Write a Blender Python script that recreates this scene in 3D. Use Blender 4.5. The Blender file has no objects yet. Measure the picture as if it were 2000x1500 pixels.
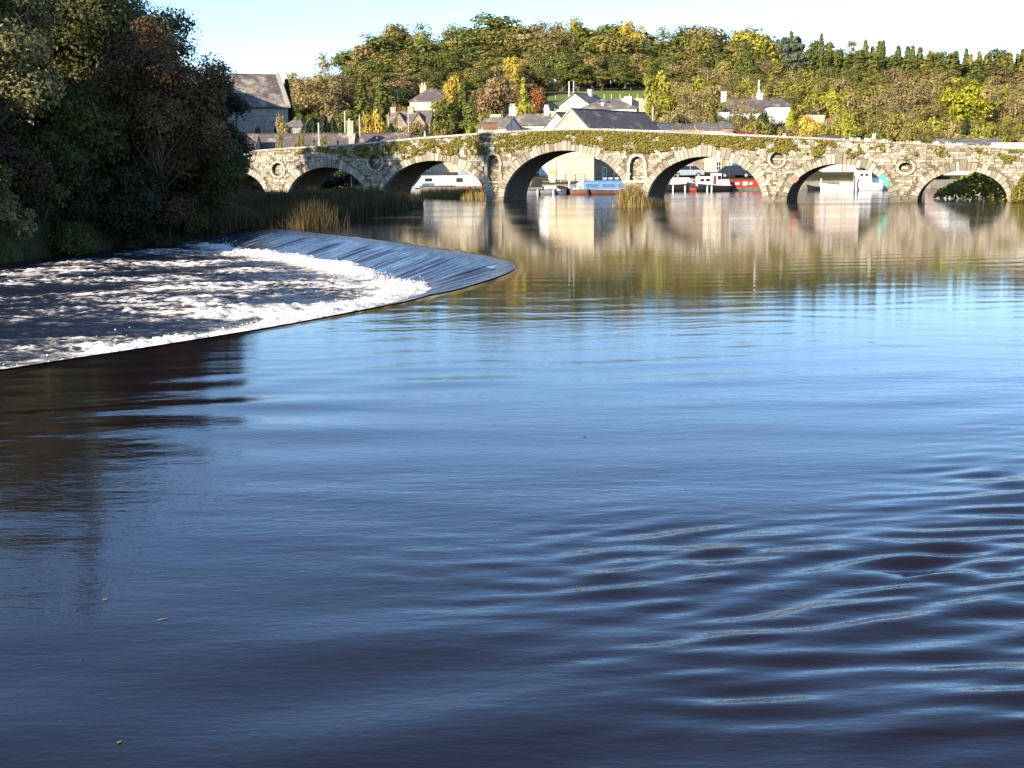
import bpy, bmesh, math, random
import numpy as np
from mathutils import Vector, Matrix, Euler

# ------------------------------------------------------------------ camera, sky, sun, exposure
S = bpy.context.scene
F = 2500.0                      # focal length in pixels of the 2000 x 1500 photograph
CAM_H = 3.0
PITCH = math.radians(9.65)
ROLL = math.radians(-0.5)
cam_d = bpy.data.cameras.new('camera')
cam = bpy.data.objects.new('camera', cam_d)
S.collection.objects.link(cam)
cam_d.sensor_width = 36.0
cam_d.lens = F / 2000 * 36.0
cam_d.clip_start = 0.1
cam_d.clip_end = 5000
RC = Matrix.Rotation(math.pi/2 - PITCH, 3, 'X') @ Matrix.Rotation(ROLL, 3, 'Z')
cam.matrix_world = Matrix.Translation((0, 0, CAM_H)) @ RC.to_4x4()
S.camera = cam

SUN_AZ = math.radians(41)       # direction the light travels, to the right of forward (+Y)
SUN_EL = math.radians(21)
w = bpy.data.worlds.new('World'); S.world = w; w.use_nodes = True
nt = w.node_tree
bg = nt.nodes['Background']
sky = nt.nodes.new('ShaderNodeTexSky')
sky.sky_type = 'NISHITA'; sky.sun_disc = False
sky.sun_elevation = SUN_EL
sky.sun_rotation = SUN_AZ + math.pi
sky.altitude = 20; sky.air_density = 0.85; sky.dust_density = 0.1; sky.ozone_density = 4.2
nt.links.new(sky.outputs[0], bg.inputs[0])
bg.inputs[1].default_value = 0.143
sd = bpy.data.lights.new('sun', 'SUN'); so = bpy.data.objects.new('sun', sd)
S.collection.objects.link(so)
sd.energy = 4.8; sd.angle = math.radians(0.5); sd.color = (1.0, 0.86, 0.66)
LD = Vector((math.sin(SUN_AZ)*math.cos(SUN_EL), math.cos(SUN_AZ)*math.cos(SUN_EL), -math.sin(SUN_EL)))
so.rotation_euler = LD.to_track_quat('-Z', 'Y').to_euler()
so.location = (-80, -80, 90)
S.view_settings.view_transform = 'Standard'
S.view_settings.look = 'None'
S.view_settings.exposure = 1.15
S.view_settings.gamma = 1.0
S.cycles.use_denoising = True
S.cycles.max_bounces = 6
S.cycles.diffuse_bounces = 2
S.cycles.glossy_bounces = 3
S.cycles.transmission_bounces = 2
S.cycles.transparent_max_bounces = 4
S.cycles.caustics_reflective = False
S.cycles.caustics_refractive = False

# ------------------------------------------------------------------ helpers
RNG = np.random.default_rng(7)
random.seed(11)
COL = S.collection

def ray(px, py):
    d = RC @ Vector(((px-1000)/F, -(py-750)/F, -1.0))
    return d
def at_y(px, py, Y):
    d = ray(px, py); k = Y/d.y
    return Vector((d.x*k, Y, CAM_H + d.z*k))
def at_z(px, py, z):
    d = ray(px, py); k = (z-CAM_H)/d.z
    return Vector((d.x*k, d.y*k, z))

def tag(o, label=None, cat=None, group=None, kind=None):
    if label: o['label'] = label
    if cat: o['category'] = cat
    if group: o['group'] = group
    if kind: o['kind'] = kind
    return o

def empty(name, loc=(0,0,0), rz=0, label=None, cat=None, group=None):
    o = bpy.data.objects.new(name, None); COL.objects.link(o)
    o.location = loc; o.rotation_euler = (0,0,rz)
    o.empty_display_size = 0.2
    return tag(o, label, cat, group)

def link(name, me, parent=None):
    o = bpy.data.objects.new(name, me); COL.objects.link(o)
    if parent is not None: o.parent = parent
    return o

def np_mesh(name, V, Fc, mat, tint=None, smooth=False, attrs=None):
    """V (n,3); Fc (m,k) with one k, or a list of tuples"""
    me = bpy.data.meshes.new(name)
    V = np.asarray(V, dtype=np.float32)
    if isinstance(Fc, np.ndarray):
        m, k = Fc.shape
        me.vertices.add(len(V)); me.vertices.foreach_set('co', V.ravel())
        me.loops.add(m*k); me.loops.foreach_set('vertex_index', Fc.astype(np.int32).ravel())
        me.polygons.add(m)
        me.polygons.foreach_set('loop_start', np.arange(0, m*k, k, dtype=np.int32))
        me.polygons.foreach_set('loop_total', np.full(m, k, dtype=np.int32))
        if smooth: me.polygons.foreach_set('use_smooth', np.ones(m, dtype=bool))
        me.update(calc_edges=True)
    else:
        me.from_pydata([tuple(v) for v in V], [], [tuple(f) for f in Fc])
        if smooth:
            for p in me.polygons: p.use_smooth = True
        me.update()
    if tint is not None:
        a = me.attributes.new('tint', 'FLOAT', 'POINT'); a.data.foreach_set('value', np.asarray(tint, dtype=np.float32))
    if attrs:
        for nme, arr in attrs.items():
            a = me.attributes.new(nme, 'FLOAT', 'POINT'); a.data.foreach_set('value', np.asarray(arr, dtype=np.float32))
    me.materials.append(mat)
    return me

class MB:
    """collects simple solids; build() links them as ONE mesh object"""
    def __init__(s): s.v = []; s.f = []; s.t = []
    def add(s, V, Fs, tint=0.5):
        b = len(s.v); s.v += [tuple(p) for p in V]; s.f += [tuple(i+b for i in f) for f in Fs]; s.t += [tint]*len(V); return s
    def box(s, x0, x1, y0, y1, z0, z1, tint=0.5):
        V = [(x,y,z) for z in (z0,z1) for y in (y0,y1) for x in (x0,x1)]
        return s.add(V, [(0,2,3,1),(4,5,7,6),(0,1,5,4),(2,6,7,3),(0,4,6,2),(1,3,7,5)], tint)
    def hexa(s, bot, top, tint=0.5):
        """bot, top: 4 points each, counter-clockwise from above"""
        return s.add(list(bot)+list(top), [(3,2,1,0),(4,5,6,7),(0,1,5,4),(1,2,6,5),(2,3,7,6),(3,0,4,7)], tint)
    def prism(s, poly, y0, y1, tint=0.5):
        """poly in (x,z), counter-clockwise seen from -y; extruded along y"""
        n = len(poly)
        V = [(x,y0,z) for x,z in poly] + [(x,y1,z) for x,z in poly]
        Fs = [tuple(range(n)), tuple(range(2*n-1, n-1, -1))] + [(i, i+n, (i+1)%n+n, (i+1)%n) for i in range(n)]
        return s.add(V, Fs, tint)
    def tube(s, p0, p1, r0, r1=None, n=8, tint=0.5):
        r1 = r0 if r1 is None else r1
        p0 = Vector(p0); p1 = Vector(p1); d = (p1-p0)
        if d.length < 1e-6: return s
        d.normalize()
        a = d.orthogonal().normalized(); b = d.cross(a)
        V = []
        for p, r in ((p0,r0),(p1,r1)):
            for i in range(n):
                t = 2*math.pi*i/n
                V.append(p + a*(r*math.cos(t)) + b*(r*math.sin(t)))
        Fs = [(i,(i+1)%n,(i+1)%n+n,i+n) for i in range(n)] + [tuple(range(n-1,-1,-1)), tuple(range(n,2*n))]
        return s.add(V, Fs, tint)
    def loft(s, rings, closed=True, caps=True, tint=0.5):
        b = len(s.v); n = len(rings[0])
        for r in rings: s.v += [tuple(p) for p in r]; s.t += [tint]*n
        for k in range(len(rings)-1):
            for i in range(n if closed else n-1):
                j = (i+1)%n
                s.f.append((b+k*n+i, b+k*n+j, b+(k+1)*n+j, b+(k+1)*n+i))
        if caps:
            s.f.append(tuple(b+i for i in range(n-1,-1,-1)))
            s.f.append(tuple(b+(len(rings)-1)*n+i for i in range(n)))
        return s
    def mesh(s, name, mat, smooth=False):
        return np_mesh(name, np.array(s.v), s.f, mat, tint=s.t, smooth=smooth)
    def build(s, name, mat, parent=None, smooth=False, loc=None):
        o = link(name, s.mesh(name, mat, smooth), parent)
        if loc is not None: o.location = loc
        return o

def sstep(a, b, x):
    t = np.clip((x-a)/(b-a), 0, 1); return t*t*(3-2*t)

def noise2(x, y, seed=0, octs=4, lac=2.1):
    """cheap smooth pseudo-noise in about [-1,1]"""
    r = np.random.default_rng(seed); out = np.zeros(np.broadcast(x, y).shape); a = 1.0; f = 1.0; tot = 0
    for o in range(octs):
        for _ in range(4):
            th = r.uniform(0, 2*math.pi); ph = r.uniform(0, 2*math.pi); k = f*r.uniform(.7, 1.4)
            out = out + a*np.sin(k*(x*math.cos(th)+y*math.sin(th))+ph + 1.3*np.sin(.53*k*(x*math.sin(th)-y*math.cos(th))+2*ph))
        tot += a*2.2; a *= .5; f *= lac
    return out/tot

# ------------------------------------------------------------------ materials
MATS = {}
def mat_base(name, rough=0.8, spec=0.3, metal=0.0):
    m = bpy.data.materials.new(name); m.use_nodes = True
    b = m.node_tree.nodes['Principled BSDF']
    b.inputs['Roughness'].default_value = rough
    b.inputs['Specular IOR Level'].default_value = spec
    b.inputs['Metallic'].default_value = metal
    MATS[name] = m
    return m, m.node_tree, b

def ramp(nt, fac, stops):
    r = nt.nodes.new('ShaderNodeValToRGB')
    e = r.color_ramp.elements
    while len(e) < len(stops): e.new(0.5)
    for i, (p, c) in enumerate(stops):
        e[i].position = p; e[i].color = (*c, 1)
    if fac is not None: nt.links.new(fac, r.inputs[0])
    return r

def nz(nt, scale, detail=4, rough=0.55, vec=None, stretch=None):
    n = nt.nodes.new('ShaderNodeTexNoise')
    n.inputs['Scale'].default_value = scale; n.inputs['Detail'].default_value = detail; n.inputs['Roughness'].default_value = rough
    if vec is None:
        tc = nt.nodes.new('ShaderNodeTexCoord'); vec = tc.outputs['Object']
    if stretch:
        mp = nt.nodes.new('ShaderNodeMapping'); mp.inputs['Scale'].default_value = stretch
        nt.links.new(vec, mp.inputs[0]); vec = mp.outputs[0]
    nt.links.new(vec, n.inputs['Vector'])
    return n.outputs[0]

def bump(nt, b, h, strength=0.4, dist=0.02):
    bp = nt.nodes.new('ShaderNodeBump'); bp.inputs['Strength'].default_value = strength; bp.inputs['Distance'].default_value = dist
    nt.links.new(h, bp.inputs['Height']); nt.links.new(bp.outputs[0], b.inputs['Normal'])
    return bp

def mat_plain(name, c, rough=0.7, spec=0.3, var=0.18, scale=1.5, metal=0.0, bmp=0.0):
    m, nt, b = mat_base(name, rough, spec, metal)
    lo = tuple(x*(1-var) for x in c); hi = tuple(min(1, x*(1+var)) for x in c)
    n = nz(nt, scale, 5, 0.6)
    r = ramp(nt, n, [(0.3, lo), (0.7, hi)])
    nt.links.new(r.outputs[0], b.inputs['Base Color'])
    if bmp: bump(nt, b, nz(nt, scale*6, 3), bmp, 0.02)
    return m

def mat_tint(name, stops, rough=0.85, spec=0.2, rnd=0.0, nscale=6.0, namp=0.25, bmp=0.5, bscale=14.0, bdist=0.02, transl=0.0, stain=False):
    """colour from the per-piece attribute 'tint' (0..1) with fine noise on top"""
    m, nt, b = mat_base(name, rough, spec)
    at = nt.nodes.new('ShaderNodeAttribute'); at.attribute_name = 'tint'
    fac = at.outputs['Fac']
    if rnd:
        oi = nt.nodes.new('ShaderNodeObjectInfo')
        ma = nt.nodes.new('ShaderNodeMath'); ma.operation = 'MULTIPLY_ADD'
        nt.links.new(oi.outputs['Random'], ma.inputs[0]); ma.inputs[1].default_value = rnd; 
        m2 = nt.nodes.new('ShaderNodeMath'); m2.operation = 'MULTIPLY_ADD'; nt.links.new(fac, m2.inputs[0]); m2.inputs[1].default_value = 1-rnd; m2.inputs[2].default_value = 0
        nt.links.new(m2.outputs[0], ma.inputs[2]); fac = ma.outputs[0]
    if namp:
        n = nz(nt, nscale, 4)
        ma = nt.nodes.new('ShaderNodeMath'); ma.operation = 'MULTIPLY_ADD'
        nt.links.new(n, ma.inputs[0]); ma.inputs[1].default_value = namp*2
        sb = nt.nodes.new('ShaderNodeMath'); sb.operation = 'SUBTRACT'; nt.links.new(fac, sb.inputs[0]); sb.inputs[1].default_value = namp
        nt.links.new(sb.outputs[0], ma.inputs[2]); fac = ma.outputs[0]
    r = ramp(nt, fac, stops)
    nt.links.new(r.outputs[0], b.inputs['Base Color'])
    if stain:      # damp tide mark above the water and long run-off stains
        tc = nt.nodes.new('ShaderNodeTexCoord'); sp = nt.nodes.new('ShaderNodeSeparateXYZ'); nt.links.new(tc.outputs['Object'], sp.inputs[0])
        wob = nz(nt, 1.0, 4, .6, tc.outputs['Object'], (1.4, 1.4, .8))
        ad = nt.nodes.new('ShaderNodeMath'); ad.operation = 'MULTIPLY_ADD'; nt.links.new(wob, ad.inputs[0]); ad.inputs[1].default_value = -1.1; nt.links.new(sp.outputs['Z'], ad.inputs[2])
        mr = nt.nodes.new('ShaderNodeMapRange'); mr.inputs[1].default_value = -.45; mr.inputs[2].default_value = .25; mr.inputs[3].default_value = .38; mr.inputs[4].default_value = 1.0; nt.links.new(ad.outputs[0], mr.inputs[0])
        run = nz(nt, 1.0, 5, .6, tc.outputs['Object'], (1.3, 1.3, .18))
        rm = nt.nodes.new('ShaderNodeMapRange'); rm.inputs[1].default_value = .36; rm.inputs[2].default_value = .56; rm.inputs[3].default_value = .80; rm.inputs[4].default_value = 1.0; nt.links.new(run, rm.inputs[0])
        mu = nt.nodes.new('ShaderNodeMath'); mu.operation = 'MULTIPLY'; nt.links.new(mr.outputs[0], mu.inputs[0]); nt.links.new(rm.outputs[0], mu.inputs[1])
        mx = nt.nodes.new('ShaderNodeMix'); mx.data_type = 'RGBA'; nt.links.new(mu.outputs[0], mx.inputs[0]); mx.inputs[6].default_value = (.07,.06,.036,1); nt.links.new(r.outputs[0], mx.inputs[7])
        nt.links.new(mx.outputs[2], b.inputs['Base Color'])
    if bmp: bump(nt, b, nz(nt, bscale, 4), bmp, bdist)
    if transl:
        out = nt.nodes['Material Output']
        tr = nt.nodes.new('ShaderNodeBsdfTranslucent'); mx = nt.nodes.new('ShaderNodeMixShader'); mx.inputs[0].default_value = transl
        nt.links.new(r.outputs[0], tr.inputs[0]); nt.links.new(b.outputs[0], mx.inputs[1]); nt.links.new(tr.outputs[0], mx.inputs[2])
        nt.links.new(mx.outputs[0], out.inputs[0])
    return m

def leafmat(name, a, b_, c, transl=0.22):
    return mat_tint(name, [(0.1, a), (0.5, b_), (0.9, c)], rough=0.6, spec=0.25, rnd=0.3, namp=0, bmp=0, transl=transl)

STONE = mat_tint('rubble stone', [(0.0,(.125,.098,.063)),(0.3,(.26,.216,.15)),(0.6,(.42,.365,.272)),(1.0,(.59,.535,.43))], namp=.2, nscale=5, bmp=.7, bscale=12, bdist=.03, stain=True)
DRESSED = mat_tint('dressed granite', [(0.0,(.20,.168,.125)),(0.4,(.33,.29,.22)),(1.0,(.48,.435,.355))], namp=.25, nscale=4, bmp=.5, bscale=16, stain=True)
MORTAR = mat_plain('lime mortar and small rubble', (.15,.122,.082), .95, .1, .5, 5.0, bmp=.8)
COPING = mat_tint('coping slab', [(0.0,(.22,.20,.165)),(0.5,(.36,.33,.28)),(1.0,(.47,.44,.38))], namp=.25, nscale=3, bmp=.4)
BARK = mat_tint('bark', [(0.0,(.05,.04,.03)),(0.5,(.11,.09,.065)),(1.0,(.19,.165,.125))], nscale=3, bmp=.6, bscale=8)
PALEBARK = mat_tint('pale bark', [(0.0,(.13,.11,.08)),(0.5,(.21,.18,.135)),(1.0,(.32,.29,.22))], nscale=3, bmp=.5, bscale=8)
WHITE = mat_plain('white render', (.78,.77,.73), .8, .2, .05, 1.2)
CREAM = mat_plain('cream render', (.62,.52,.38), .85, .2, .08, 1.0)
PINKR = mat_plain('pale pink render', (.70,.58,.50), .85, .2, .07, 1.0)
GREYW = mat_plain('grey stone wall', (.30,.28,.26), .9, .2, .25, 2.0, bmp=.5)
GLASS = mat_plain('window glass', (.025,.03,.035), .08, .5, .1, 1.0)
FRAMEW = mat_plain('white painted frame', (.78,.78,.76), .5, .3, .03, 2)
WOODB = mat_plain('brown painted wood', (.16,.06,.035), .6, .3, .15, 3)
DARK = mat_plain('black paint', (.018,.018,.02), .45, .4, .2, 3)
BLUE = mat_plain('blue boat paint', (.10,.22,.42), .4, .4, .08, 2)
LBLUE = mat_plain('light blue canvas', (.28,.48,.66), .6, .3, .08, 2)
BWIN = mat_plain('blue window curtain', (.09,.15,.27), .25, .5, .2, 3)
RED = mat_plain('red boat paint', (.52,.05,.03), .45, .4, .12, 2)
CARRED = mat_plain('red car paint', (.55,.012,.02), .25, .5, .03, 2)
CARSIL = mat_plain('silver car paint', (.42,.45,.48), .3, .5, .04, 2, metal=.3)
CARDRK = mat_plain('dark blue car paint', (.02,.026,.04), .25, .5, .05, 2)
BWHITE = mat_plain('white boat gelcoat', (.80,.80,.78), .35, .4, .04, 1.5)
GREYH = mat_plain('grey hull paint', (.25,.27,.30), .5, .3, .15, 2)
ORANGE = mat_plain('orange paint', (.62,.22,.05), .6, .3, .15, 3)
TEAL = mat_plain('green marker paint', (.06,.46,.32), .5, .3, .12, 5)
REDM = mat_plain('faded red marker paint', (.60,.16,.09), .6, .3, .2, 5)
YELLOW = mat_plain('yellow sign paint', (.72,.60,.05), .6, .3, .06, 2)
RUBBER = mat_plain('black rubber', (.015,.015,.015), .8, .2, .1, 4)
POLE = mat_plain('pale weathered pole', (.60,.57,.48), .7, .2, .12, 2)
RUSTY = mat_plain('rusty roofing', (.25,.12,.07), .8, .2, .2, 2)
STEEL = mat_plain('galvanised steel', (.36,.38,.40), .45, .5, .08, 4, metal=.4)
SKIN = mat_plain('skin', (.45,.27,.19), .55, .3, .06, 10)
CLOTH = mat_plain('black coat cloth', (.012,.012,.016), .9, .1, .2, 10)
CLOTH2 = mat_plain('charcoal jacket cloth', (.02,.02,.025), .9, .1, .2, 10)
HAIR = mat_plain('dark hair', (.014,.010,.008), .6, .3, .2, 20)

def mat_slate(name, c, lichen=0.3, lc=(.42,.36,.25), course=0.22):
    m, nt, b = mat_base(name, .7, .25)
    tc = nt.nodes.new('ShaderNodeTexCoord')
    br = nt.nodes.new('ShaderNodeTexBrick'); br.inputs['Scale'].default_value = 1.0
    br.inputs['Brick Width'].default_value = course*1.4; br.inputs['Row Height'].default_value = course
    br.inputs['Mortar Size'].default_value = 0.012
    br.inputs['Color1'].default_value = (*[x*.8 for x in c], 1); br.inputs['Color2'].default_value = (*[x*1.2 for x in c], 1)
    br.inputs['Mortar'].default_value = (*[x*.45 for x in c], 1)
    nt.links.new(tc.outputs['UV'], br.inputs['Vector'])
    n = nz(nt, .55, 7, .72)
    rr = ramp(nt, n, [(0.62-lichen*.4, (0,0,0)), (0.75-lichen*.3, (.8,.8,.8))])
    mx = nt.nodes.new('ShaderNodeMix'); mx.data_type = 'RGBA'
    nt.links.new(rr.outputs[0], mx.inputs[0]); nt.links.new(br.outputs['Color'], mx.inputs[6]); mx.inputs[7].default_value = (*lc, 1)
    nt.links.new(mx.outputs[2], b.inputs['Base Color'])
    bump(nt, b, br.outputs['Fac'], -.5, .02)
    return m
SLATE = mat_slate('purple brown slate', (.125,.095,.095), .22)
SLATEG = mat_slate('grey slate', (.15,.135,.12), .25)
SLATEB = mat_slate('blue black slate', (.075,.085,.115), .1)
SLATEL = mat_slate('lichened church slate', (.115,.095,.095), .42)

def mat_rubblewall(name, c1, c2, mort, bw=.55, rh=.26):
    m, nt, b = mat_base(name, .9, .15)
    tc = nt.nodes.new('ShaderNodeTexCoord')
    wn = nt.nodes.new('ShaderNodeTexNoise'); wn.inputs['Scale'].default_value = 1.3; wn.inputs['Detail'].default_value = 2
    nt.links.new(tc.outputs['UV'], wn.inputs['Vector'])
    mx0 = nt.nodes.new('ShaderNodeMix'); mx0.data_type = 'RGBA'; mx0.inputs[0].default_value = .12
    nt.links.new(tc.outputs['UV'], mx0.inputs[6]); nt.links.new(wn.outputs['Color'], mx0.inputs[7])
    br = nt.nodes.new('ShaderNodeTexBrick'); br.inputs['Scale'].default_value = 1.0; br.offset = .43; br.squash = .7; br.squash_frequency = 3
    br.inputs['Brick Width'].default_value = bw; br.inputs['Row Height'].default_value = rh; br.inputs['Mortar Size'].default_value = 0.022
    br.inputs['Mortar Smooth'].default_value = .3; br.inputs['Bias'].default_value = -.1
    br.inputs['Color1'].default_value = (*c1, 1); br.inputs['Color2'].default_value = (*c2, 1); br.inputs['Mortar'].default_value = (*mort, 1)
    nt.links.new(mx0.outputs[2], br.inputs['Vector'])
    n = nz(nt, 1.1, 6, .7)
    rr = ramp(nt, n, [(.3, (.72,.7,.66)), (.7, (1.15,1.13,1.1))])
    mx = nt.nodes.new('ShaderNodeMix'); mx.data_type = 'RGBA'; mx.blend_type = 'MULTIPLY'; mx.inputs[0].default_value = 1
    nt.links.new(br.outputs['Color'], mx.inputs[6]); nt.links.new(rr.outputs[0], mx.inputs[7])
    nt.links.new(mx.outputs[2], b.inputs['Base Color'])
    bump(nt, b, br.outputs['Fac'], -.6, .03)
    return m
WSTONE = mat_rubblewall('warm rubble wall', (.40,.33,.22), (.56,.49,.36), (.62,.56,.44))
WSTONE2 = mat_rubblewall('brown rubble wall', (.22,.165,.11), (.36,.28,.20), (.40,.33,.25), .7, .28)
CHSTONE = mat_rubblewall('church grey limestone', (.24,.235,.22), (.32,.31,.29), (.34,.33,.31), .8, .35)
QSTONE = mat_rubblewall('quay stone', (.20,.18,.145), (.33,.30,.24), (.22,.20,.16), .9, .4)
# ------------------------------------------------------------------ bridge frame of reference
D_BR = 105.0
TH = math.atan(950/2500)
BN = Vector((math.sin(TH), math.cos(TH), 0))      # into the bridge, away from the camera
BT = Vector((-math.cos(TH), math.sin(TH), 0))     # along the bridge, to the left
BW = 5.8
def bw(u, v, z):
    p = BN*(D_BR+v) + BT*u
    return Vector((p.x, p.y, z))
def b_uz(px, py):
    d = ray(px, py); k = D_BR/(d.x*BN.x + d.y*BN.y)
    p = d*k
    return p.x*BT.x + p.y*BT.y, CAM_H + p.z

# ------------------------------------------------------------------ terrain
RIVER = np.array([(16,-14),(24,20),(33,55),(43,92),(46,99),(47,108),(43,119),(56,131),(75,143),(90,152),
                  (60,156),(24,153.5),(14,147),(7,143.5),(-8,143),(-24,142),(-33,135),(-30,124),(-27,117),(-23,106),
                  (-19.5,92),(-16.5,80),(-13.8,72),(-13.0,69.5),(-14,68),(-16,67.5),(-19,62.5),(-20.6,58),(-21.2,52),(-23.5,38),(-28,10),(-34,-14)], float)
def sdf_poly(x, y, poly):
    d = np.full(x.shape, 1e18); inside = np.zeros(x.shape, bool); n = len(poly)
    for i in range(n):
        ax, ay = poly[i]; bx, by = poly[(i+1) % n]
        ex, ey = bx-ax, by-ay; wx, wy = x-ax, y-ay
        t = np.clip((wx*ex+wy*ey)/(ex*ex+ey*ey), 0, 1)
        d = np.minimum(d, (wx-ex*t)**2 + (wy-ey*t)**2)
        c = ((ay > y) != (by > y)) & (x < (bx-ax)*(y-ay)/(by-ay+1e-12)+ax)
        inside ^= c
    d = np.sqrt(d); return np.where(inside, -d, d)
HP_Y = [0, 100, 140, 150, 165, 190, 215, 235, 255, 275, 310, 340, 400, 520, 900]
HP_Z = [.9, .9, 1.15, 1.2, 2.0, 5.0, 9.0, 12.0, 15.0, 18.1, 21.2, 23.6, 27.5, 33, 36]
def ground(x, y):
    x = np.asarray(x, float); y = np.asarray(y, float)
    h = np.interp(y, HP_Y, HP_Z)
    side = (0.30 + 0.70*sstep(-75, -28, x))*(1-.32*sstep(.115, .165, x/np.maximum(y, 1)))
    h = 1.0 + (h-1.0)*side + .35*noise2(x*.06, y*.06, 3, 3)*sstep(150, 200, y)
    h = h + .25*noise2(x*.3, y*.3, 5, 3)*np.where(y < 140, 1, 0)
    d = sdf_poly(x, y, RIVER)
    return -2.6 + (h+2.6)*sstep(-1.1, .7, d)
def gz(x, y): return float(ground(np.array([x]), np.array([y]))[0])

xs = np.concatenate([np.arange(-420, -60, 12), np.arange(-60, 70, 1.0), np.arange(70, 130, 3), np.arange(130, 560, 14)])
ys = np.concatenate([np.arange(-16, 170, 1.0), np.arange(170, 300, 3), np.arange(300, 1200, 25)])
GX, GY = np.meshgrid(xs, ys)
GZ = ground(GX, GY)
nx, ny = len(xs), len(ys)
idx = np.arange(nx*ny).reshape(ny, nx)
Q = np.stack([idx[:-1,:-1], idx[:-1,1:], idx[1:,1:], idx[1:,:-1]], -1).reshape(-1, 4)
m, nt_, b_ = mat_base('bank earth and grass', .95, .1)
n1 = nz(nt_, .25, 6, .65); r1 = ramp(nt_, n1, [(.3,(.035,.03,.018)),(.5,(.055,.055,.022)),(.7,(.085,.085,.03))])
nt_.links.new(r1.outputs[0], b_.inputs['Base Color']); bump(nt_, b_, nz(nt_, 4, 5), .8, .1)
terrain = tag(link('ground', np_mesh('ground', np.stack([GX.ravel(), GY.ravel(), GZ.ravel()], 1), Q, MATS['bank earth and grass'], smooth=True)), kind='structure')

# bright pasture on the hillside
GRASSM = mat_plain('sunny pasture', (.15,.185,.04), .9, .1, .25, .35, bmp=.5)
fx = np.linspace(7.6, 31, 40); fy = np.linspace(249, 279, 30)
FX, FY = np.meshgrid(fx, fy); FX = FX*FY/262.0
FZ = ground(FX, FY)+.12
idx = np.arange(FX.size).reshape(FX.shape)
Q = np.stack([idx[:-1,:-1], idx[:-1,1:], idx[1:,1:], idx[1:,:-1]], -1).reshape(-1, 4)
tag(link('pasture', np_mesh('pasture', np.stack([FX.ravel(), FY.ravel(), FZ.ravel()], 1), Q, GRASSM, smooth=True)), kind='structure')

# ------------------------------------------------------------------ weir crest
CREST = np.array([(-34,-26),(-20,-3),(-12.6,11.5),(-7.8,19.4),(-6.35,21.6),(-4.64,24.4),(-3.4,26.9),(-2.46,28.9),(-1.95,30.4),(-1.3,31.9),(-.4,35.2),
                  (.05,37.6),(.1,39.4),(-.2,41.6),(-.95,43.8),(-2.0,46.0),(-4.4,51.4),(-7.0,56.2),(-10.3,62.3),(-12.2,65.5),(-14.5,69.5)], float)
def catmull(P, n):
    out = []
    for i in range(len(P)-1):
        p0 = P[max(i-1,0)]; p1 = P[i]; p2 = P[i+1]; p3 = P[min(i+2,len(P)-1)]
        for k in range(n):
            t = k/n
            out.append(.5*((2*p1)+(-p0+p2)*t+(2*p0-5*p1+4*p2-p3)*t*t+(-p0+3*p1-3*p2+p3)*t**3))
    out.append(P[-1]); return np.array(out)
CR = catmull(CREST, 14)
seg = np.linalg.norm(np.diff(CR, axis=0), axis=1); CS = np.concatenate([[0], np.cumsum(seg)])
NS = 1500
sv = np.linspace(0, CS[-1], NS)
CRX = np.interp(sv, CS, CR[:,0]); CRY = np.interp(sv, CS, CR[:,1])
tx = np.gradient(CRX, sv); ty = np.gradient(CRY, sv); L_ = np.hypot(tx, ty); tx /= L_; ty /= L_
NXc, NYc = -ty, tx                                # to the left = downstream side
def crest_d(x, y):
    """signed distance, positive on the lower side; coarse polyline"""
    P = CR[::4]; d = np.full(x.shape, 1e18); sg = np.zeros(x.shape)
    for i in range(len(P)-1):
        ax, ay = P[i]; ex, ey = P[i+1]-P[i]; wx, wy = x-ax, y-ay
        t = np.clip((wx*ex+wy*ey)/(ex*ex+ey*ey), 0, 1)
        dd = (wx-ex*t)**2 + (wy-ey*t)**2; c = ex*wy-ey*wx
        k = dd < d; d = np.where(k, dd, d); sg = np.where(k, c, sg)
    return np.sqrt(d)*np.sign(sg)
LOW = -0.72
def chute_z(d):
    t = np.clip(d/3.1, 0, 1.6)
    return LOW*(.9*t + .1*t*t)*1.08

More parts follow.
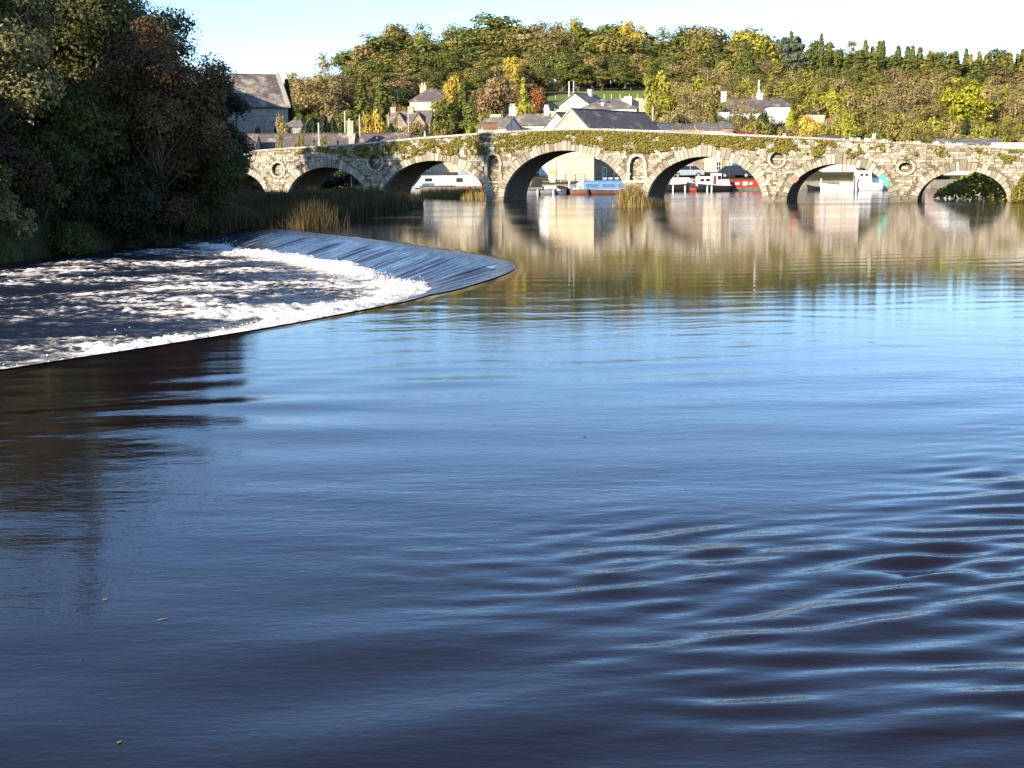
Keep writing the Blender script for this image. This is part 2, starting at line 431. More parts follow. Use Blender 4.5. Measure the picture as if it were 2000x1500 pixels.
# ------------------------------------------------------------------ waves
def waves(x, y):
    r = np.random.default_rng(21)
    wx = x + .55*noise2(x*.35, y*.35, 31, 3); wy = y + .55*noise2(x*.35, y*.35, 32, 3)
    z = np.zeros(x.shape)
    pxx = 1000 + F*x/np.maximum(y, 1)
    # strong short waves, near right
    M = (sstep(780, 1300, pxx + 160*noise2(x*.5, y*.5, 44, 2)) * sstep(11.5, 8.6, y) + .8*sstep(1600, 1950, pxx)*sstep(15, 11, y)) * (.55+.75*np.clip(noise2(x*.45, y*.75, 45, 3)+.25, 0, 1.2))
    M2 = np.exp(-((y-9.0)/1.5)**2)*sstep(500, 1000, pxx)*.25
    # broad slow swells, near left and overall
    N = sstep(24, 9, y)*(.5+.6*np.clip(noise2(x*.3, y*.5, 47, 3)+.3, 0, 1.2))
    for k in range(34):
        lam = r.uniform(.18, .52); th = math.radians(r.normal(101, 17)); ph = r.uniform(0, 6.28); K = 2*math.pi/lam
        ph2 = K*(wx*math.cos(th)+wy*math.sin(th))+ph
        z = z + (M+M2)*(.0019*lam/.5)*np.sin(ph2)
    for k in range(14):
        lam = r.uniform(.9, 2.0); th = math.radians(r.normal(104, 13)); ph = r.uniform(0, 6.28); K = 2*math.pi/lam
        z = z + (N*.75+M*.4)*(.0024*lam/1.3)*np.sin(K*(wx*math.cos(th)+wy*math.sin(th))+ph)
    Pt = sstep(34, 20, y)*np.clip(.25+1.0*noise2(x*.35, y*.28, 57, 3), 0, 1)
    for k in range(26):
        lam = r.uniform(.22, .5); th = math.radians(r.normal(96, 20)); ph = r.uniform(0, 6.28); K = 2*math.pi/lam
        z = z + Pt*(.00042*lam/.35)*np.sin(K*(wx*math.cos(th)+wy*math.sin(th))+ph)
    for k in range(22):
        lam = r.uniform(.5, 1.6); th = math.radians(r.normal(94, 16)); ph = r.uniform(0, 6.28); K = 2*math.pi/lam
        z = z + .00042*lam*np.sin(K*(wx*math.cos(th)+wy*math.sin(th))+ph)*sstep(9, 16, y)*sstep(75, 40, y)*(.35+.9*np.clip(noise2(x*.16, y*.12, 52, 3)+.1, 0, 1))
    return z

cols = np.arange(-260, 2265, 5.0)
rows = np.concatenate([np.arange(346, 420, 1.0), np.arange(420, 760, 1.6), np.arange(760, 1500, 1.7), np.arange(1500, 3600, 30)])
ang = (cols-1000)/F
dist = CAM_H*F/(rows-325.0)
WX = np.outer(dist, ang); WY = np.repeat(dist[:,None], len(cols), 1)
WD = crest_d(WX, WY)
WZ = waves(WX, WY)*sstep(.0, -1.2, WD)
WZ = WZ - .012*sstep(-.5, .0, WD)
WZ = np.where(WD > 0, np.minimum(WZ, chute_z(WD)-.014), WZ)
idx = np.arange(WX.size).reshape(WX.shape)
Q = np.stack([idx[:-1,:-1], idx[1:,:-1], idx[1:,1:], idx[:-1,1:]], -1).reshape(-1, 4)
dq = WD.ravel()[Q].min(1)
Q = Q[dq < .6]
def mat_water(name, bs=1.0):
    m, nt, b = mat_base(name, .03, .5)
    b.inputs['Base Color'].default_value = (.0115,.0078,.0095,1)
    b.inputs['IOR'].default_value = 1.333
    tc = nt.nodes.new('ShaderNodeTexCoord')
    a1 = nz(nt, 1.0, 3, .5, tc.outputs['Object'], (.9, 2.6, 1))
    a2 = nz(nt, 1.0, 3, .55, tc.outputs['Object'], (3.2, 8.0, 1))
    big = nz(nt, 1.0, 3, .6, tc.outputs['Object'], (.05, .16, 1))
    rb = ramp(nt, big, [(.36, (.12,.12,.12)), (.62, (1,1,1))])
    ad = nt.nodes.new('ShaderNodeMath'); ad.operation = 'MULTIPLY_ADD'; nt.links.new(a2, ad.inputs[0]); ad.inputs[1].default_value = .42; nt.links.new(a1, ad.inputs[2])
    ml = nt.nodes.new('ShaderNodeMath'); ml.operation = 'MULTIPLY'; nt.links.new(ad.outputs[0], ml.inputs[0]); nt.links.new(rb.outputs[0], ml.inputs[1])
    a3 = nz(nt, 1.0, 3, .6, tc.outputs['Object'], (8.0, 19.0, 1))
    m3_ = nt.nodes.new('ShaderNodeMath'); m3_.operation = 'MULTIPLY_ADD'; nt.links.new(a3, m3_.inputs[0]); m3_.inputs[1].default_value = .19; nt.links.new(ml.outputs[0], m3_.inputs[2])
    sp = nt.nodes.new('ShaderNodeSeparateXYZ'); nt.links.new(tc.outputs['Object'], sp.inputs[0])
    fc = nt.nodes.new('ShaderNodeFloatCurve')
    dv = nt.nodes.new('ShaderNodeMath'); dv.operation = 'DIVIDE'; nt.links.new(sp.outputs['Y'], dv.inputs[0]); dv.inputs[1].default_value = 160
    cv = fc.mapping.curves[0]
    for i_, (xx, yy) in enumerate(((0,.95),(9/160,.85),(20/160,.42),(32/160,.20),(60/160,.20),(88/160,.42),(110/160,.62),(1,.62))):
        if i_ < 2: cv.points[i_].location = (xx, yy)
        else: cv.points.new(xx, yy)
    fc.mapping.update()
    nt.links.new(dv.outputs[0], fc.inputs['Value'])
    mm = nt.nodes.new('ShaderNodeMath'); mm.operation = 'MULTIPLY'; nt.links.new(m3_.outputs[0], mm.inputs[0]); nt.links.new(fc.outputs[0], mm.inputs[1])
    fr = nt.nodes.new('ShaderNodeFloatCurve'); cr_ = fr.mapping.curves[0]
    for i_, (xx, yy) in enumerate(((0,.03),(38/160,.03),(62/160,.065),(90/160,.115),(1,.12))):
        if i_ < 2: cr_.points[i_].location = (xx, yy)
        else: cr_.points.new(xx, yy)
    fr.mapping.update(); nt.links.new(dv.outputs[0], fr.inputs['Value'])
    gust = nz(nt, 1.0, 3, .6, tc.outputs['Object'], (.035, .12, 1))
    gm = nt.nodes.new('ShaderNodeMapRange'); gm.inputs[1].default_value = .35; gm.inputs[2].default_value = .65; gm.inputs[3].default_value = .55; gm.inputs[4].default_value = 1.35; nt.links.new(gust, gm.inputs[0])
    gx = nt.nodes.new('ShaderNodeMath'); gx.operation = 'MULTIPLY'; nt.links.new(fr.outputs[0], gx.inputs[0]); nt.links.new(gm.outputs[0], gx.inputs[1])
    nt.links.new(gx.outputs[0], b.inputs['Roughness'])
    bump(nt, b, mm.outputs[0], 1.0, .0125*bs)
    return m
WATER = mat_water('river water')
river = tag(link('river', np_mesh('river', np.stack([WX.ravel(), WY.ravel(), WZ.ravel()], 1), Q, WATER, smooth=True)), kind='structure')

# the glassy sheet sliding down the weir
tv = np.concatenate([np.linspace(0, .35, 6), np.linspace(.5, 4.4, 40)])
SX = CRX[:,None] + NXc[:,None]*tv[None,:]; SY = CRY[:,None] + NYc[:,None]*tv[None,:]
# lean the flow towards the camera on the far wing
far = sstep(36, 46, CRY)[:,None]
SX = SX + far*tv[None,:]*.10; SY = SY - far*tv[None,:]*.55
rip = noise2(sv[:,None]*5.5 + .0*tv, tv[None,:]*.35 + sv[:,None]*.25, 61, 4)
rip2 = noise2(sv[:,None]*1.3, tv[None,:]*.25, 62, 3)
SZ = chute_z(tv)[None,:] + .004 + (.045*rip + .06*rip2)*sstep(.1, 1.2, tv)[None,:]
idx = np.arange(SX.size).reshape(SX.shape)
Q = np.stack([idx[:-1,:-1], idx[1:,:-1], idx[1:,1:], idx[:-1,1:]], -1).reshape(-1, 4)[:, ::-1]
m, nt_, b_ = mat_base('weir sheet water', .07, .5)
b_.inputs['IOR'].default_value = 1.333
uvn = nt_.nodes.new('ShaderNodeAttribute'); uvn.attribute_name = 'flow_s'
uvt = nt_.nodes.new('ShaderNodeAttribute'); uvt.attribute_name = 'flow_t'
cb = nt_.nodes.new('ShaderNodeCombineXYZ'); nt_.links.new(uvn.outputs['Fac'], cb.inputs[0]); nt_.links.new(uvt.outputs['Fac'], cb.inputs[1])
st = nz(nt_, 1.0, 5, .6, cb.outputs[0], (4.5, .45, 1))
st2 = nz(nt_, 1.0, 4, .6, cb.outputs[0], (1.6, .2, 1))
tw = nt_.nodes.new('ShaderNodeMath'); tw.operation = 'MULTIPLY_ADD'; nt_.links.new(uvt.outputs['Fac'], tw.inputs[0]); tw.inputs[1].default_value = .075; nt_.links.new(st, tw.inputs[2])
rr = ramp(nt_, tw.outputs[0], [(.46,(.010,.011,.017)),(.68,(.04,.048,.07)),(.92,(.34,.36,.40))])
nt_.links.new(rr.outputs[0], b_.inputs['Base Color'])
ad = nt_.nodes.new('ShaderNodeMath'); ad.operation = 'MULTIPLY_ADD'; nt_.links.new(st2, ad.inputs[0]); ad.inputs[1].default_value = 1.5; nt_.links.new(st, ad.inputs[2])
bump(nt_, b_, ad.outputs[0], 1.0, .05)
weirw = link('weir_water', np_mesh('weir_water', np.stack([SX.ravel(), SY.ravel(), SZ.ravel()], 1), Q, MATS['weir sheet water'], smooth=True,
    attrs={'flow_s': np.repeat(sv[:,None], len(tv), 1).ravel(), 'flow_t': np.repeat(tv[None,:], NS, 0).ravel()}))
tag(weirw, kind='structure')

# the white water below
lx = np.arange(-30, 1.0, .085); ly = np.concatenate([np.arange(-14, 14, .5), np.arange(14, 70, .095)])
LX, LY = np.meshgrid(lx, ly)
LDs = crest_d(LX, LY)
turb = noise2(LX*1.7, LY*2.2, 71, 5); turb2 = noise2(LX*5.5, LY*6.5, 72, 3); turb3 = noise2(LX*.55, LY*1.0, 73, 3)
edge = sstep(0, 4, -sdf_poly(LX, LY, RIVER))
toe = np.exp(-((LDs-3.3)/.75)**2)*edge
reach = np.exp(-np.clip(LDs-3, 0, None)/9.0)
wa = .5*noise2(LX*.8, LY*.8, 66, 2)
def ridged(sx, sy, seed, o=3): return np.clip(1-np.abs(noise2(LX*sx+wa, LY*sy+wa*1.3, seed, o))*2.6, 0, 1)
w1 = ridged(1.25, 2.6, 171); w2 = ridged(3.4, 6.0, 172); w3 = ridged(8, 12, 173, 2)
A_ = edge*(.55+.75*reach)
patch = np.clip(.50+1.5*noise2(LX*.28+LY*.12, LY*.9, 75, 3), 0, 1.4)
strk = ridged(.7, 6.0, 175); strk2 = ridged(1.7, 11, 176)
LZ = LOW - .05 + A_*(.35+.65*patch)*(.08*w1**2 + .055*w2**2 + .016*w3 + .03*strk**2) + .04*turb3*edge + toe*(.05*turb + .05*w2 + .04*w3 + .04 + .13*np.clip(turb3+.2, 0, 1))
crest_f = w1**2*.20 + w2**2*.26 + w3*.16 + strk**2*.50 + strk2**2*.44
foam = np.exp(-((LDs-3.5)/.8)**2)*(.20+.42*np.clip(turb3+.4, 0, 1)+.25*w2*w1) + .36*np.exp(-np.clip(LDs-3.6, 0, None)/4.0) + crest_f*(.30+.75*patch)*(.8+.5*reach) - .04
foam = foam*edge
idx = np.arange(LX.size).reshape(LX.shape)
Q = np.stack([idx[:-1,:-1], idx[:-1,1:], idx[1:,1:], idx[1:,:-1]], -1).reshape(-1, 4)
Q = Q[LDs.ravel()[Q].max(1) > 1.0]
m, nt_, b_ = mat_base('white water', .1, .5)
b_.inputs['IOR'].default_value = 1.333
fa = nt_.nodes.new('ShaderNodeAttribute'); fa.attribute_name = 'foam'
tc = nt_.nodes.new('ShaderNodeTexCoord')
n1 = nz(nt_, 1.0, 8, .72, tc.outputs['Object'], (1.7, 5.2, 3))
n2 = nz(nt_, 1.0, 5, .65, tc.outputs['Object'], (9, 13, 10))
ms = nt_.nodes.new('ShaderNodeMath'); ms.operation = 'MULTIPLY_ADD'; nt_.links.new(n1, ms.inputs[0]); ms.inputs[1].default_value = .9; nt_.links.new(fa.outputs['Fac'], ms.inputs[2])
m3 = nt_.nodes.new('ShaderNodeMath'); m3.operation = 'MULTIPLY_ADD'; nt_.links.new(n2, m3.inputs[0]); m3.inputs[1].default_value = .55; nt_.links.new(ms.outputs[0], m3.inputs[2])
rf = ramp(nt_, None, [(0.0,(0,0,0)),(1.0,(1,1,1))])
mr = nt_.nodes.new('ShaderNodeMapRange'); mr.inputs[1].default_value = 1.0; mr.inputs[2].default_value = 1.62
nt_.links.new(m3.outputs[0], mr.inputs[0])
cr = ramp(nt_, mr.outputs[0], [(0.0,(.011,.013,.023)),(.3,(.095,.092,.095)),(.55,(.47,.41,.33)),(1.0,(.80,.79,.77))])
nt_.links.new(cr.outputs[0], b_.inputs['Base Color'])
rg = nt_.nodes.new('ShaderNodeMapRange'); rg.inputs[3].default_value = .14; rg.inputs[4].default_value = .75; nt_.links.new(mr.outputs[0], rg.inputs[0])
nt_.links.new(rg.outputs[0], b_.inputs['Roughness'])
bump(nt_, b_, m3.outputs[0], 1.0, .10)
lower = tag(link('white_water', np_mesh('white_water', np.stack([LX.ravel(), LY.ravel(), LZ.ravel()], 1), Q, MATS['white water'], smooth=True, attrs={'foam': foam.ravel()})), kind='structure')
# spray lumps thrown up along the toe of the weir
def spray():
    V=[]; Fc=[]; r=np.random.default_rng(77); n=5200
    k=r.integers(330, NS-60, n); d=3.0+np.abs(r.normal(0,.55,n)); d=np.where(CRY[k]>36, d-.3, d)
    x=CRX[k]+NXc[k]*d; y=CRY[k]+NYc[k]*d
    far_=sstep(36,46,CRY[k]); x=x+far_*d*.10; y=y-far_*d*.45
    lump=np.clip(noise2(x*1.3,y*1.3,78,2)+.45,0.05,1.3)
    z=LOW+.02+np.abs(r.normal(0,.14,n))*lump
    s=r.uniform(.008,.024,n)
    P=np.stack([x,y,z],1)
    o=np.array([(1,0,0),(-1,0,0),(0,1,0),(0,-1,0),(0,0,1.2),(0,0,-1)],float)
    jit=r.uniform(.6,1.5,(n,6,1))
    V=(P[:,None,:]+o[None]*jit*s[:,None,None]).reshape(-1,3)
    t=np.array([(0,2,4),(2,1,4),(1,3,4),(3,0,4),(2,0,5),(1,2,5),(3,1,5),(0,3,5)])
    Fc=(t[None]+6*np.arange(n)[:,None,None]).reshape(-1,3)
    return V,Fc
V_,F_=spray()
FOAM=mat_plain('foam spray',(.70,.69,.66),.7,.2,.05,3)
tag(link('spray', np_mesh('spray',V_,F_,FOAM,smooth=True)), 'white spray tossed up along the foot of the weir', 'spray', kind='stuff')
# ------------------------------------------------------------------ the bridge
TOPPX = [(380,303),(467,296),(520,292),(600,286),(700,280),(800,270.5),(900,262.5),(1000,255.5),(1080,251.5),(1120,250.5),(1180,251.5),(1280,255),(1400,260),(1500,264.5),(1620,270),(1700,274),(1800,279),(1940,285.5),(2000,288.5),(2080,292)]
_tu = [b_uz(*p) for p in TOPPX]; _tu.sort()
TU = np.array([a for a, _ in _tu]); TZ = np.array([z for _, z in _tu])
def top_z(u): return np.interp(u, TU, TZ)
ARPX = [(None,522,470,337.5),(562,719,637,326.5),(747,951,845,313.6),(984,1226,1108,293.8),(1264,1490,1382,305.6),(1536,1739,1636,319.6),(1791,1968,1882,333.6)]
ARCH = []
for (xl, xr, xc, yc) in ARPX:
    ur = b_uz(xr, 397)[0]
    if xl is None: ul = ur + 2*(b_uz(470,337)[0]-ur)
    else: ul = b_uz(xl, 397)[0]
    uc = (ul+ur)/2; a = (ul-ur)/2
    zc = b_uz(1000+F*math.tan(TH-math.atan(uc/D_BR)), yc)[1]
    ARCH.append((uc, a, zc))
RING = [ .62, .66, .74, .84, .78, .68, .60 ]
def px_u(px): return D_BR*math.tan(TH-math.atan((px-1000)/F))
UMIN, UMAX = -24.0, 84.0
NICHE = []
for (x0, x1, y0, y1) in ((957,979,302,353), (1231,1258,305,352)):
    ua = px_u(x1); ub = px_u(x0); zb = b_uz((x0+x1)/2, y1)[1]; zt = b_uz((x0+x1)/2, y0)[1]
    NICHE.append((ua, ub, zb, zt))
ROUND = []
for (x, y, rx, ry) in ((543,331,11.5,12.5),(733,316.5,11.5,14),(1518,310.5,12.5,13),(1769,327,13,9.5)):
    u, z = b_uz(x, y); sc = D_BR/math.cos(math.atan(u/D_BR))*math.cos(TH-math.atan(u/D_BR))/F
    ROUND.append((u, z, ry*sc*1.02 if rx <= ry else rx*sc, ry*sc))
def arch_z(u, grow=0.0):
    """intrados (or the line 'grow' metres outside it); -9 between arches"""
    z = np.full(np.shape(u), -9.0)
    for (uc, a, zc) in ARCH:
        t = (u-uc)/(a+grow)
        z = np.where(np.abs(t) < 1, np.maximum(z, (zc+grow)*np.sqrt(np.clip(1-t*t, 0, 1))), z)
    return z
def niche_span(u):
    """z interval of a niche or roundel opening at u, or None"""
    for (ua, ub, zb, zt) in NICHE:
        if ua < u < ub:
            c = (ua+ub)/2; h = (ub-ua)/2; t = abs(u-c)/h
            return zb, zt - h*1.15*(1-math.sqrt(max(0, 1-t*t*.96))) 
    for (uc, z, ra, rb) in ROUND:
        if abs(u-uc) < ra:
            h = rb*math.sqrt(1-((u-uc)/ra)**2); return z-h, z+h
    return None

bridge = empty('stone_bridge', bw(30, 0, 0), 0, 'long rubble stone river bridge with seven arches and ivy', 'bridge')
bridge.matrix_world = Matrix.Translation((BN*D_BR)) @ Matrix(((BT.x, BN.x, 0), (BT.y, BN.y, 0), (0, 0, 1))).to_4x4()
# note: local x = along the bridge to the left, local y = into the bridge, local z up
def core():
    V = []; Fc = []
    def quad(a, b, c, d):
        n = len(V); V.extend([a, b, c, d]); Fc.append((n, n+1, n+2, n+3))
    us = set(np.arange(UMIN, UMAX, .12).round(3))
    for (uc, a, zc) in ARCH:
        for k in range(49): us.add(round(uc-a*math.cos(math.pi*k/48), 4))
    us = sorted(us)
    ROAD = 1.12; PT = .45
    for i in range(len(us)-1):
        u0, u1 = us[i], us[i+1]
        if u1-u0 < 1e-4: continue
        um = (u0+u1)/2
        lo0, lo1 = [float(arch_z(np.array(x))) for x in (u0, u1)]
        inm = float(arch_z(np.array(um))) > -5
        if inm: lo0 = max(lo0, -.02); lo1 = max(lo1, -.02)
        else: lo0 = lo1 = -2.2
        t0, t1 = float(top_z(u0))-.13, float(top_z(u1))-.13
        sp = niche_span(um)
        if sp and lo0 < sp[0]:
            quad((u0,0,lo0),(u1,0,lo1),(u1,0,sp[0]),(u0,0,sp[0])); quad((u0,0,sp[1]),(u1,0,sp[1]),(u1,0,t1),(u0,0,t0))
            quad((u0,.32,sp[0]),(u1,.32,sp[0]),(u1,.32,sp[1]),(u0,.32,sp[1]))
            quad((u0,0,sp[0]),(u1,0,sp[0]),(u1,.32,sp[0]),(u0,.32,sp[0])); quad((u0,.32,sp[1]),(u1,.32,sp[1]),(u1,0,sp[1]),(u0,0,sp[1]))
            s0 = niche_span(um-.12); s1 = niche_span(um+.12)
            if s0 is None: quad((u0,0,sp[0]),(u0,.32,sp[0]),(u0,.32,sp[1]),(u0,0,sp[1]))
            if s1 is None: quad((u1,.32,sp[0]),(u1,0,sp[0]),(u1,0,sp[1]),(u1,.32,sp[1]))
        else:
            quad((u0,0,lo0),(u1,0,lo1),(u1,0,t1),(u0,0,t0))
        quad((u1,BW,lo1),(u0,BW,lo0),(u0,BW,t0),(u1,BW,t1))
        if inm: quad((u0,BW,lo0),(u1,BW,lo1),(u1,0,lo1),(u0,0,lo0))
        # parapet tops, inner faces, road
        quad((u0,0,t0),(u1,0,t1),(u1,PT,t1),(u0,PT,t0)); quad((u0,BW-PT,t0),(u1,BW-PT,t1),(u1,BW,t1),(u0,BW,t0))
        quad((u0,PT,t0),(u1,PT,t1),(u1,PT,t1-ROAD),(u0,PT,t0-ROAD)); quad((u1,BW-PT,t1),(u0,BW-PT,t0),(u0,BW-PT,t0-ROAD),(u1,BW-PT,t1-ROAD))
    for (uc, a, zc) in ARCH:
        for s in (-1, 1):
            u = uc+s*a
            quad((u,0,-2.2),(u,BW,-2.2),(u,BW,0),(u,0,0))
    return np_mesh('spandrel_wall', np.array(V), np.array(Fc), MORTAR)
link('spandrel_wall', core(), bridge)
# road deck
ASPH = mat_plain('asphalt', (.05,.05,.05), .9, .2, .2, 3, bmp=.4)
V=[];Fc=[]
uu=np.arange(UMIN,UMAX+.5,1.0)
for u in uu:
    z=float(top_z(u))-1.245; V+= [(u,.46,z),(u,BW-.46,z)]
for i in range(len(uu)-1): Fc.append((2*i,2*i+1,2*i+3,2*i+2))
link('road_deck', np_mesh('road_deck', V, Fc, ASPH), bridge)

# voussoirs: every arch stone a part of its own
def stone_mesh(name, poly, y0, y1, mat, tint, ch=.025):
    """poly (x,z) convex; front face chamfered; y0 is the proud front"""
    n = len(poly); c = np.mean(np.array(poly), 0)
    ins = [(c[0]+(p[0]-c[0])*(1-ch/max(.06, math.hypot(p[0]-c[0], p[1]-c[1]))), c[1]+(p[1]-c[1])*(1-ch/max(.06, math.hypot(p[0]-c[0], p[1]-c[1])))) for p in poly]
    V = [(x, y0, z) for x, z in ins] + [(x, y0+ch, z) for x, z in poly] + [(x, y1, z) for x, z in poly]
    Fs = [tuple(range(n))]
    for k in (0, n): Fs += [(k+i, k+i+n, k+(i+1)%n+n, k+(i+1)%n) for i in range(n)]
    if mat is None: return V, Fs
    return np_mesh(name, V, [f[::-1] for f in Fs], mat, tint=[tint]*len(V))
rr_ = random.Random(5)
for ai, (uc, a, zc) in enumerate(ARCH):
    # equal steps of arc length over the half ellipse
    th = np.linspace(0, math.pi, 400); ex = a*np.cos(th); ez = zc*np.sin(th)
    al = np.concatenate([[0], np.cumsum(np.hypot(np.diff(ex), np.diff(ez)))])
    n = int(al[-1]/.36); n += (n % 2 == 0)
    cuts = np.linspace(0, al[-1], n+1)
    mid = n//2
    cuts[1:-1] += np.array([rr_.uniform(-.05,.05) for _ in range(n-1)])
    cuts[mid] -= .06; cuts[mid+1] += .06
    tc_ = np.interp(cuts, al, th)
    for k in range(n):
        t0, t1 = tc_[k], tc_[k+1]
        h = RING[ai]*rr_.choice((.62,.75,.85,1.0,1.15))*rr_.uniform(.92,1.08)
        if abs(k-mid) <= 1: h = RING[ai]*1.15
        if k == mid: h = RING[ai]*1.42
        def pt(t, out):
            x = a*math.cos(t); z = zc*math.sin(t)
            nxx, nzz = math.cos(t)/a, math.sin(t)/zc; l = math.hypot(nxx, nzz)
            return (uc+x+nxx/l*out, z+nzz/l*out)
        g = .012/ max(.2, a)
        poly = [pt(t0+g, -.015), pt(t0+g, h), pt(t1-g, h*rr_.uniform(.95,1.05)), pt(t1-g, -.015)]
        poly = [(x, max(z, -.9)) for x, z in poly]
        me = stone_mesh('voussoir', poly, -.10 - (.05 if k == mid else rr_.uniform(0,.03)), .5, DRESSED, rr_.uniform(.0, .9))
        o = link('voussoir' if k != mid else 'keystone', me, bridge)
    # dressed pier stones either side, below the springing
# coping
u = UMAX
split = px_u(1622)
rr_ = random.Random(6)
while u > UMIN+.5:
    L = rr_.uniform(1.1, 1.7) if u > split else rr_.uniform(.2, .34)
    u1 = max(u-L, UMIN)
    z0, z1 = float(top_z(u))-.13, float(top_z(u1))-.13
    if u > split: h = .145 + rr_.uniform(-.015, .02); y0, y1 = -.10, .55
    else: h = rr_.uniform(.10, .30); y0, y1 = -.02+rr_.uniform(-.04,.03), .46
    g = .012
    mb = MB()
    mb.hexa([(u1+g,y0,z1),(u-g,y0,z0),(u-g,y1,z0),(u1+g,y1,z1)], [(u1+g+.012,y0+.02,z1+h),(u-g-.012,y0+.02,z0+h),(u-g-.012,y1-.02,z0+h),(u1+g+.012,y1-.02,z1+h)], rr_.uniform(.3,1))
    mb.build('coping_stone', COPING if u > split else STONE, bridge)
    u = u1
# far coping is one plain strip
V=[];Fc=[]
for u in np.arange(UMIN,UMAX+.5,1.0):
    z=float(top_z(u)); V+=[(u,BW-.5,z-.125),(u,BW+.06,z-.125),(u,BW+.06,z),(u,BW-.5,z)]
for i in range(len(V)//4-1):
    b=4*i
    for k in range(4): Fc.append((b+k,b+(k+1)%4,b+4+(k+1)%4,b+4+k))
link('far_coping', np_mesh('far_coping', V, Fc, COPING, tint=[.6]*len(V)), bridge)

# niche surrounds and roundel rings
def surround(ua, ub, zb, zt, tint):
    o = None; w = .24; c = (ua+ub)/2; h = (ub-ua)/2
    zs = zt-h*1.15
    items = []
    items.append([(ua-w-.1,zb-.22),(ub+w+.1,zb-.22),(ub+w+.1,zb),(ua-w-.1,zb)])
    for s, e in ((ua-w, ua), (ub, ub+w)):
        zz = zb; 
        while zz < zs-.05:
            z2 = min(zs, zz+random.uniform(.5,.8)); q = random.choice((0,.07))
            items.append([(s-(q if s<c else 0),zz+.01),(e+(q if s>c else 0),zz+.01),(e+(q if s>c else 0),z2),(s-(q if s<c else 0),z2)]); zz = z2
    n = 4
    pts = []
    for k in range(n+1):
        t = math.pi*k/n
        tt = abs(math.cos(t)); zi = zt-h*1.15*(1-math.sqrt(max(0,1-tt*tt*.96))) if k not in (0,n) else zs
        pts.append(((c+h*math.cos(t), zi), (c+(h+w+.04)*math.cos(t), zs+(zt-zs+w+.02)*math.sin(t)*(1.12 if k==n//2 else 1))))
    for k in range(n):
        items.append([pts[k][0], pts[k][1], pts[k+1][1], pts[k+1][0]])
    root = None
    for it in items:
        me = stone_mesh('niche_stone', it, -.13, .2, DRESSED, tint+random.uniform(-.12,.12), ch=.02)
        link('niche_stone', me, bridge)
surround(*NICHE[0], .35); surround(*NICHE[1], .95)
for (uc, z, ra, rb) in ROUND:
    n = 10; w = .22
    for k in range(n):
        t0 = 2*math.pi*k/n+.02; t1 = 2*math.pi*(k+1)/n-.02; tm = (t0+t1)/2
        poly = [(uc+ra*math.cos(t), z+rb*math.sin(t)) for t in (t1, tm, t0)] + [(uc+(ra+w)*math.cos(t), z+(rb+w)*math.sin(t)) for t in (t0, tm, t1)]
        V, Fs = [], []
        V = [(x,-.12,zz) for x,zz in poly]+[(x,.2,zz) for x,zz in poly]
        Fs = [(0,1,4,5),(1,2,3,4)]+[(i,i+6,(i+1)%6+6,(i+1)%6) for i in range(6)]
        link('roundel_stone', np_mesh('roundel_stone', V, [f[::-1] for f in Fs], DRESSED, tint=[random.uniform(.4,1)]*12), bridge)

# rubble facing
def excluded(u, z):
    if z > float(top_z(u))-.14: return True
    if float(arch_z(np.array(u), .62)) > z: return True
    for (ua, ub, zb, zt) in NICHE:
        if ua-.25 < u < ub+.25 and zb-.22 < z < zt+.22: return True
    for (uc, zz, ra, rb) in ROUND:
        if ((u-uc)/(ra+.2))**2+((z-zz)/(rb+.2))**2 < 1: return True
    return False
stones = []
rr_ = random.Random(9)
def try_stone(u0, u1, z0, z1, lv=0, v=0.0):
    um, zm = (u0+u1)/2, (z0+z1)/2
    pts = ((u0,z0),(u1,z0),(u1,z1),(u0,z1),(um,zm))
    ex = [excluded(*p) for p in pts]
    if all(ex): return
    if any(ex):
        if lv < 2:
            if lv == 0: try_stone(u0, um, z0, z1, 1); try_stone(um, u1, z0, z1, 1)
            else: try_stone(u0, u1, z0, zm, 2); try_stone(u0, u1, zm, z1, 2)
        return
    g = .014; j = lambda: rr_.uniform(-.03, .03)
    w, h = u1-u0, z1-z0
    poly = [(u0+g+j()*.5, z0+g+j()*.4), (um+j()*3, z0+g-.01+j()*.3), (u1-g+j()*.5, z0+g+j()*.4), (u1-g+j()*.5, z1-g+j()*.4), (um+j()*3, z1-g+.01+j()*.3), (u0+g+j()*.5, z1-g+j()*.4)]
    dpt = -.035-rr_.random()**2*.09
    stones.append((w*h, poly, v+dpt, v+.08, min(1, max(0, rr_.gauss(.52,.24)))))
z = -.75
while z < 7.4:
    hgt = rr_.uniform(.12, .27)
    u = -14.0
    while u < 72:
        L = rr_.uniform(.2, .66)*(.8+hgt)
        if rr_.random() < .15 and hgt > .21:
            try_stone(u, u+L, z, z+hgt*.5); try_stone(u, u+L, z+hgt*.5, z+hgt)
        else: try_stone(u, u+L, z, z+hgt)
        u += L
    z += hgt
# stones at the back of the niches and roundels
def recess_fill(u0, u1, z0, z1, ok):
    z = z0
    while z < z1:
        hgt = rr_.uniform(.16, .28); u = u0
        while u < u1:
            L = rr_.uniform(.22,.5)
            if ok(u, z) and ok(u+L, z+hgt) and ok(u, z+hgt) and ok(u+L, z):
                g=.012; poly=[(u+g,z+g),(u+L-g,z+g),(u+L-g,z+hgt-g),(u+g,z+hgt-g)]
                stones.append((L*hgt*.1, poly, .32-rr_.uniform(.03,.07), .36, rr_.uniform(.2,.8)))
            u += L
        z += hgt
for (ua, ub, zb, zt) in NICHE: recess_fill(ua+.02, ub-.02, zb, zt, lambda u, z: (lambda s: s is not None and s[0]-.05 <= z <= s[1]+.05)(niche_span(u)))
for (uc, zz, ra, rb) in ROUND: recess_fill(uc-ra, uc+ra, zz-rb, zz+rb, lambda u, z: ((u-uc)/ra)**2+((z-zz)/rb)**2 < 1.1)
stones.sort(key=lambda s: -s[0])
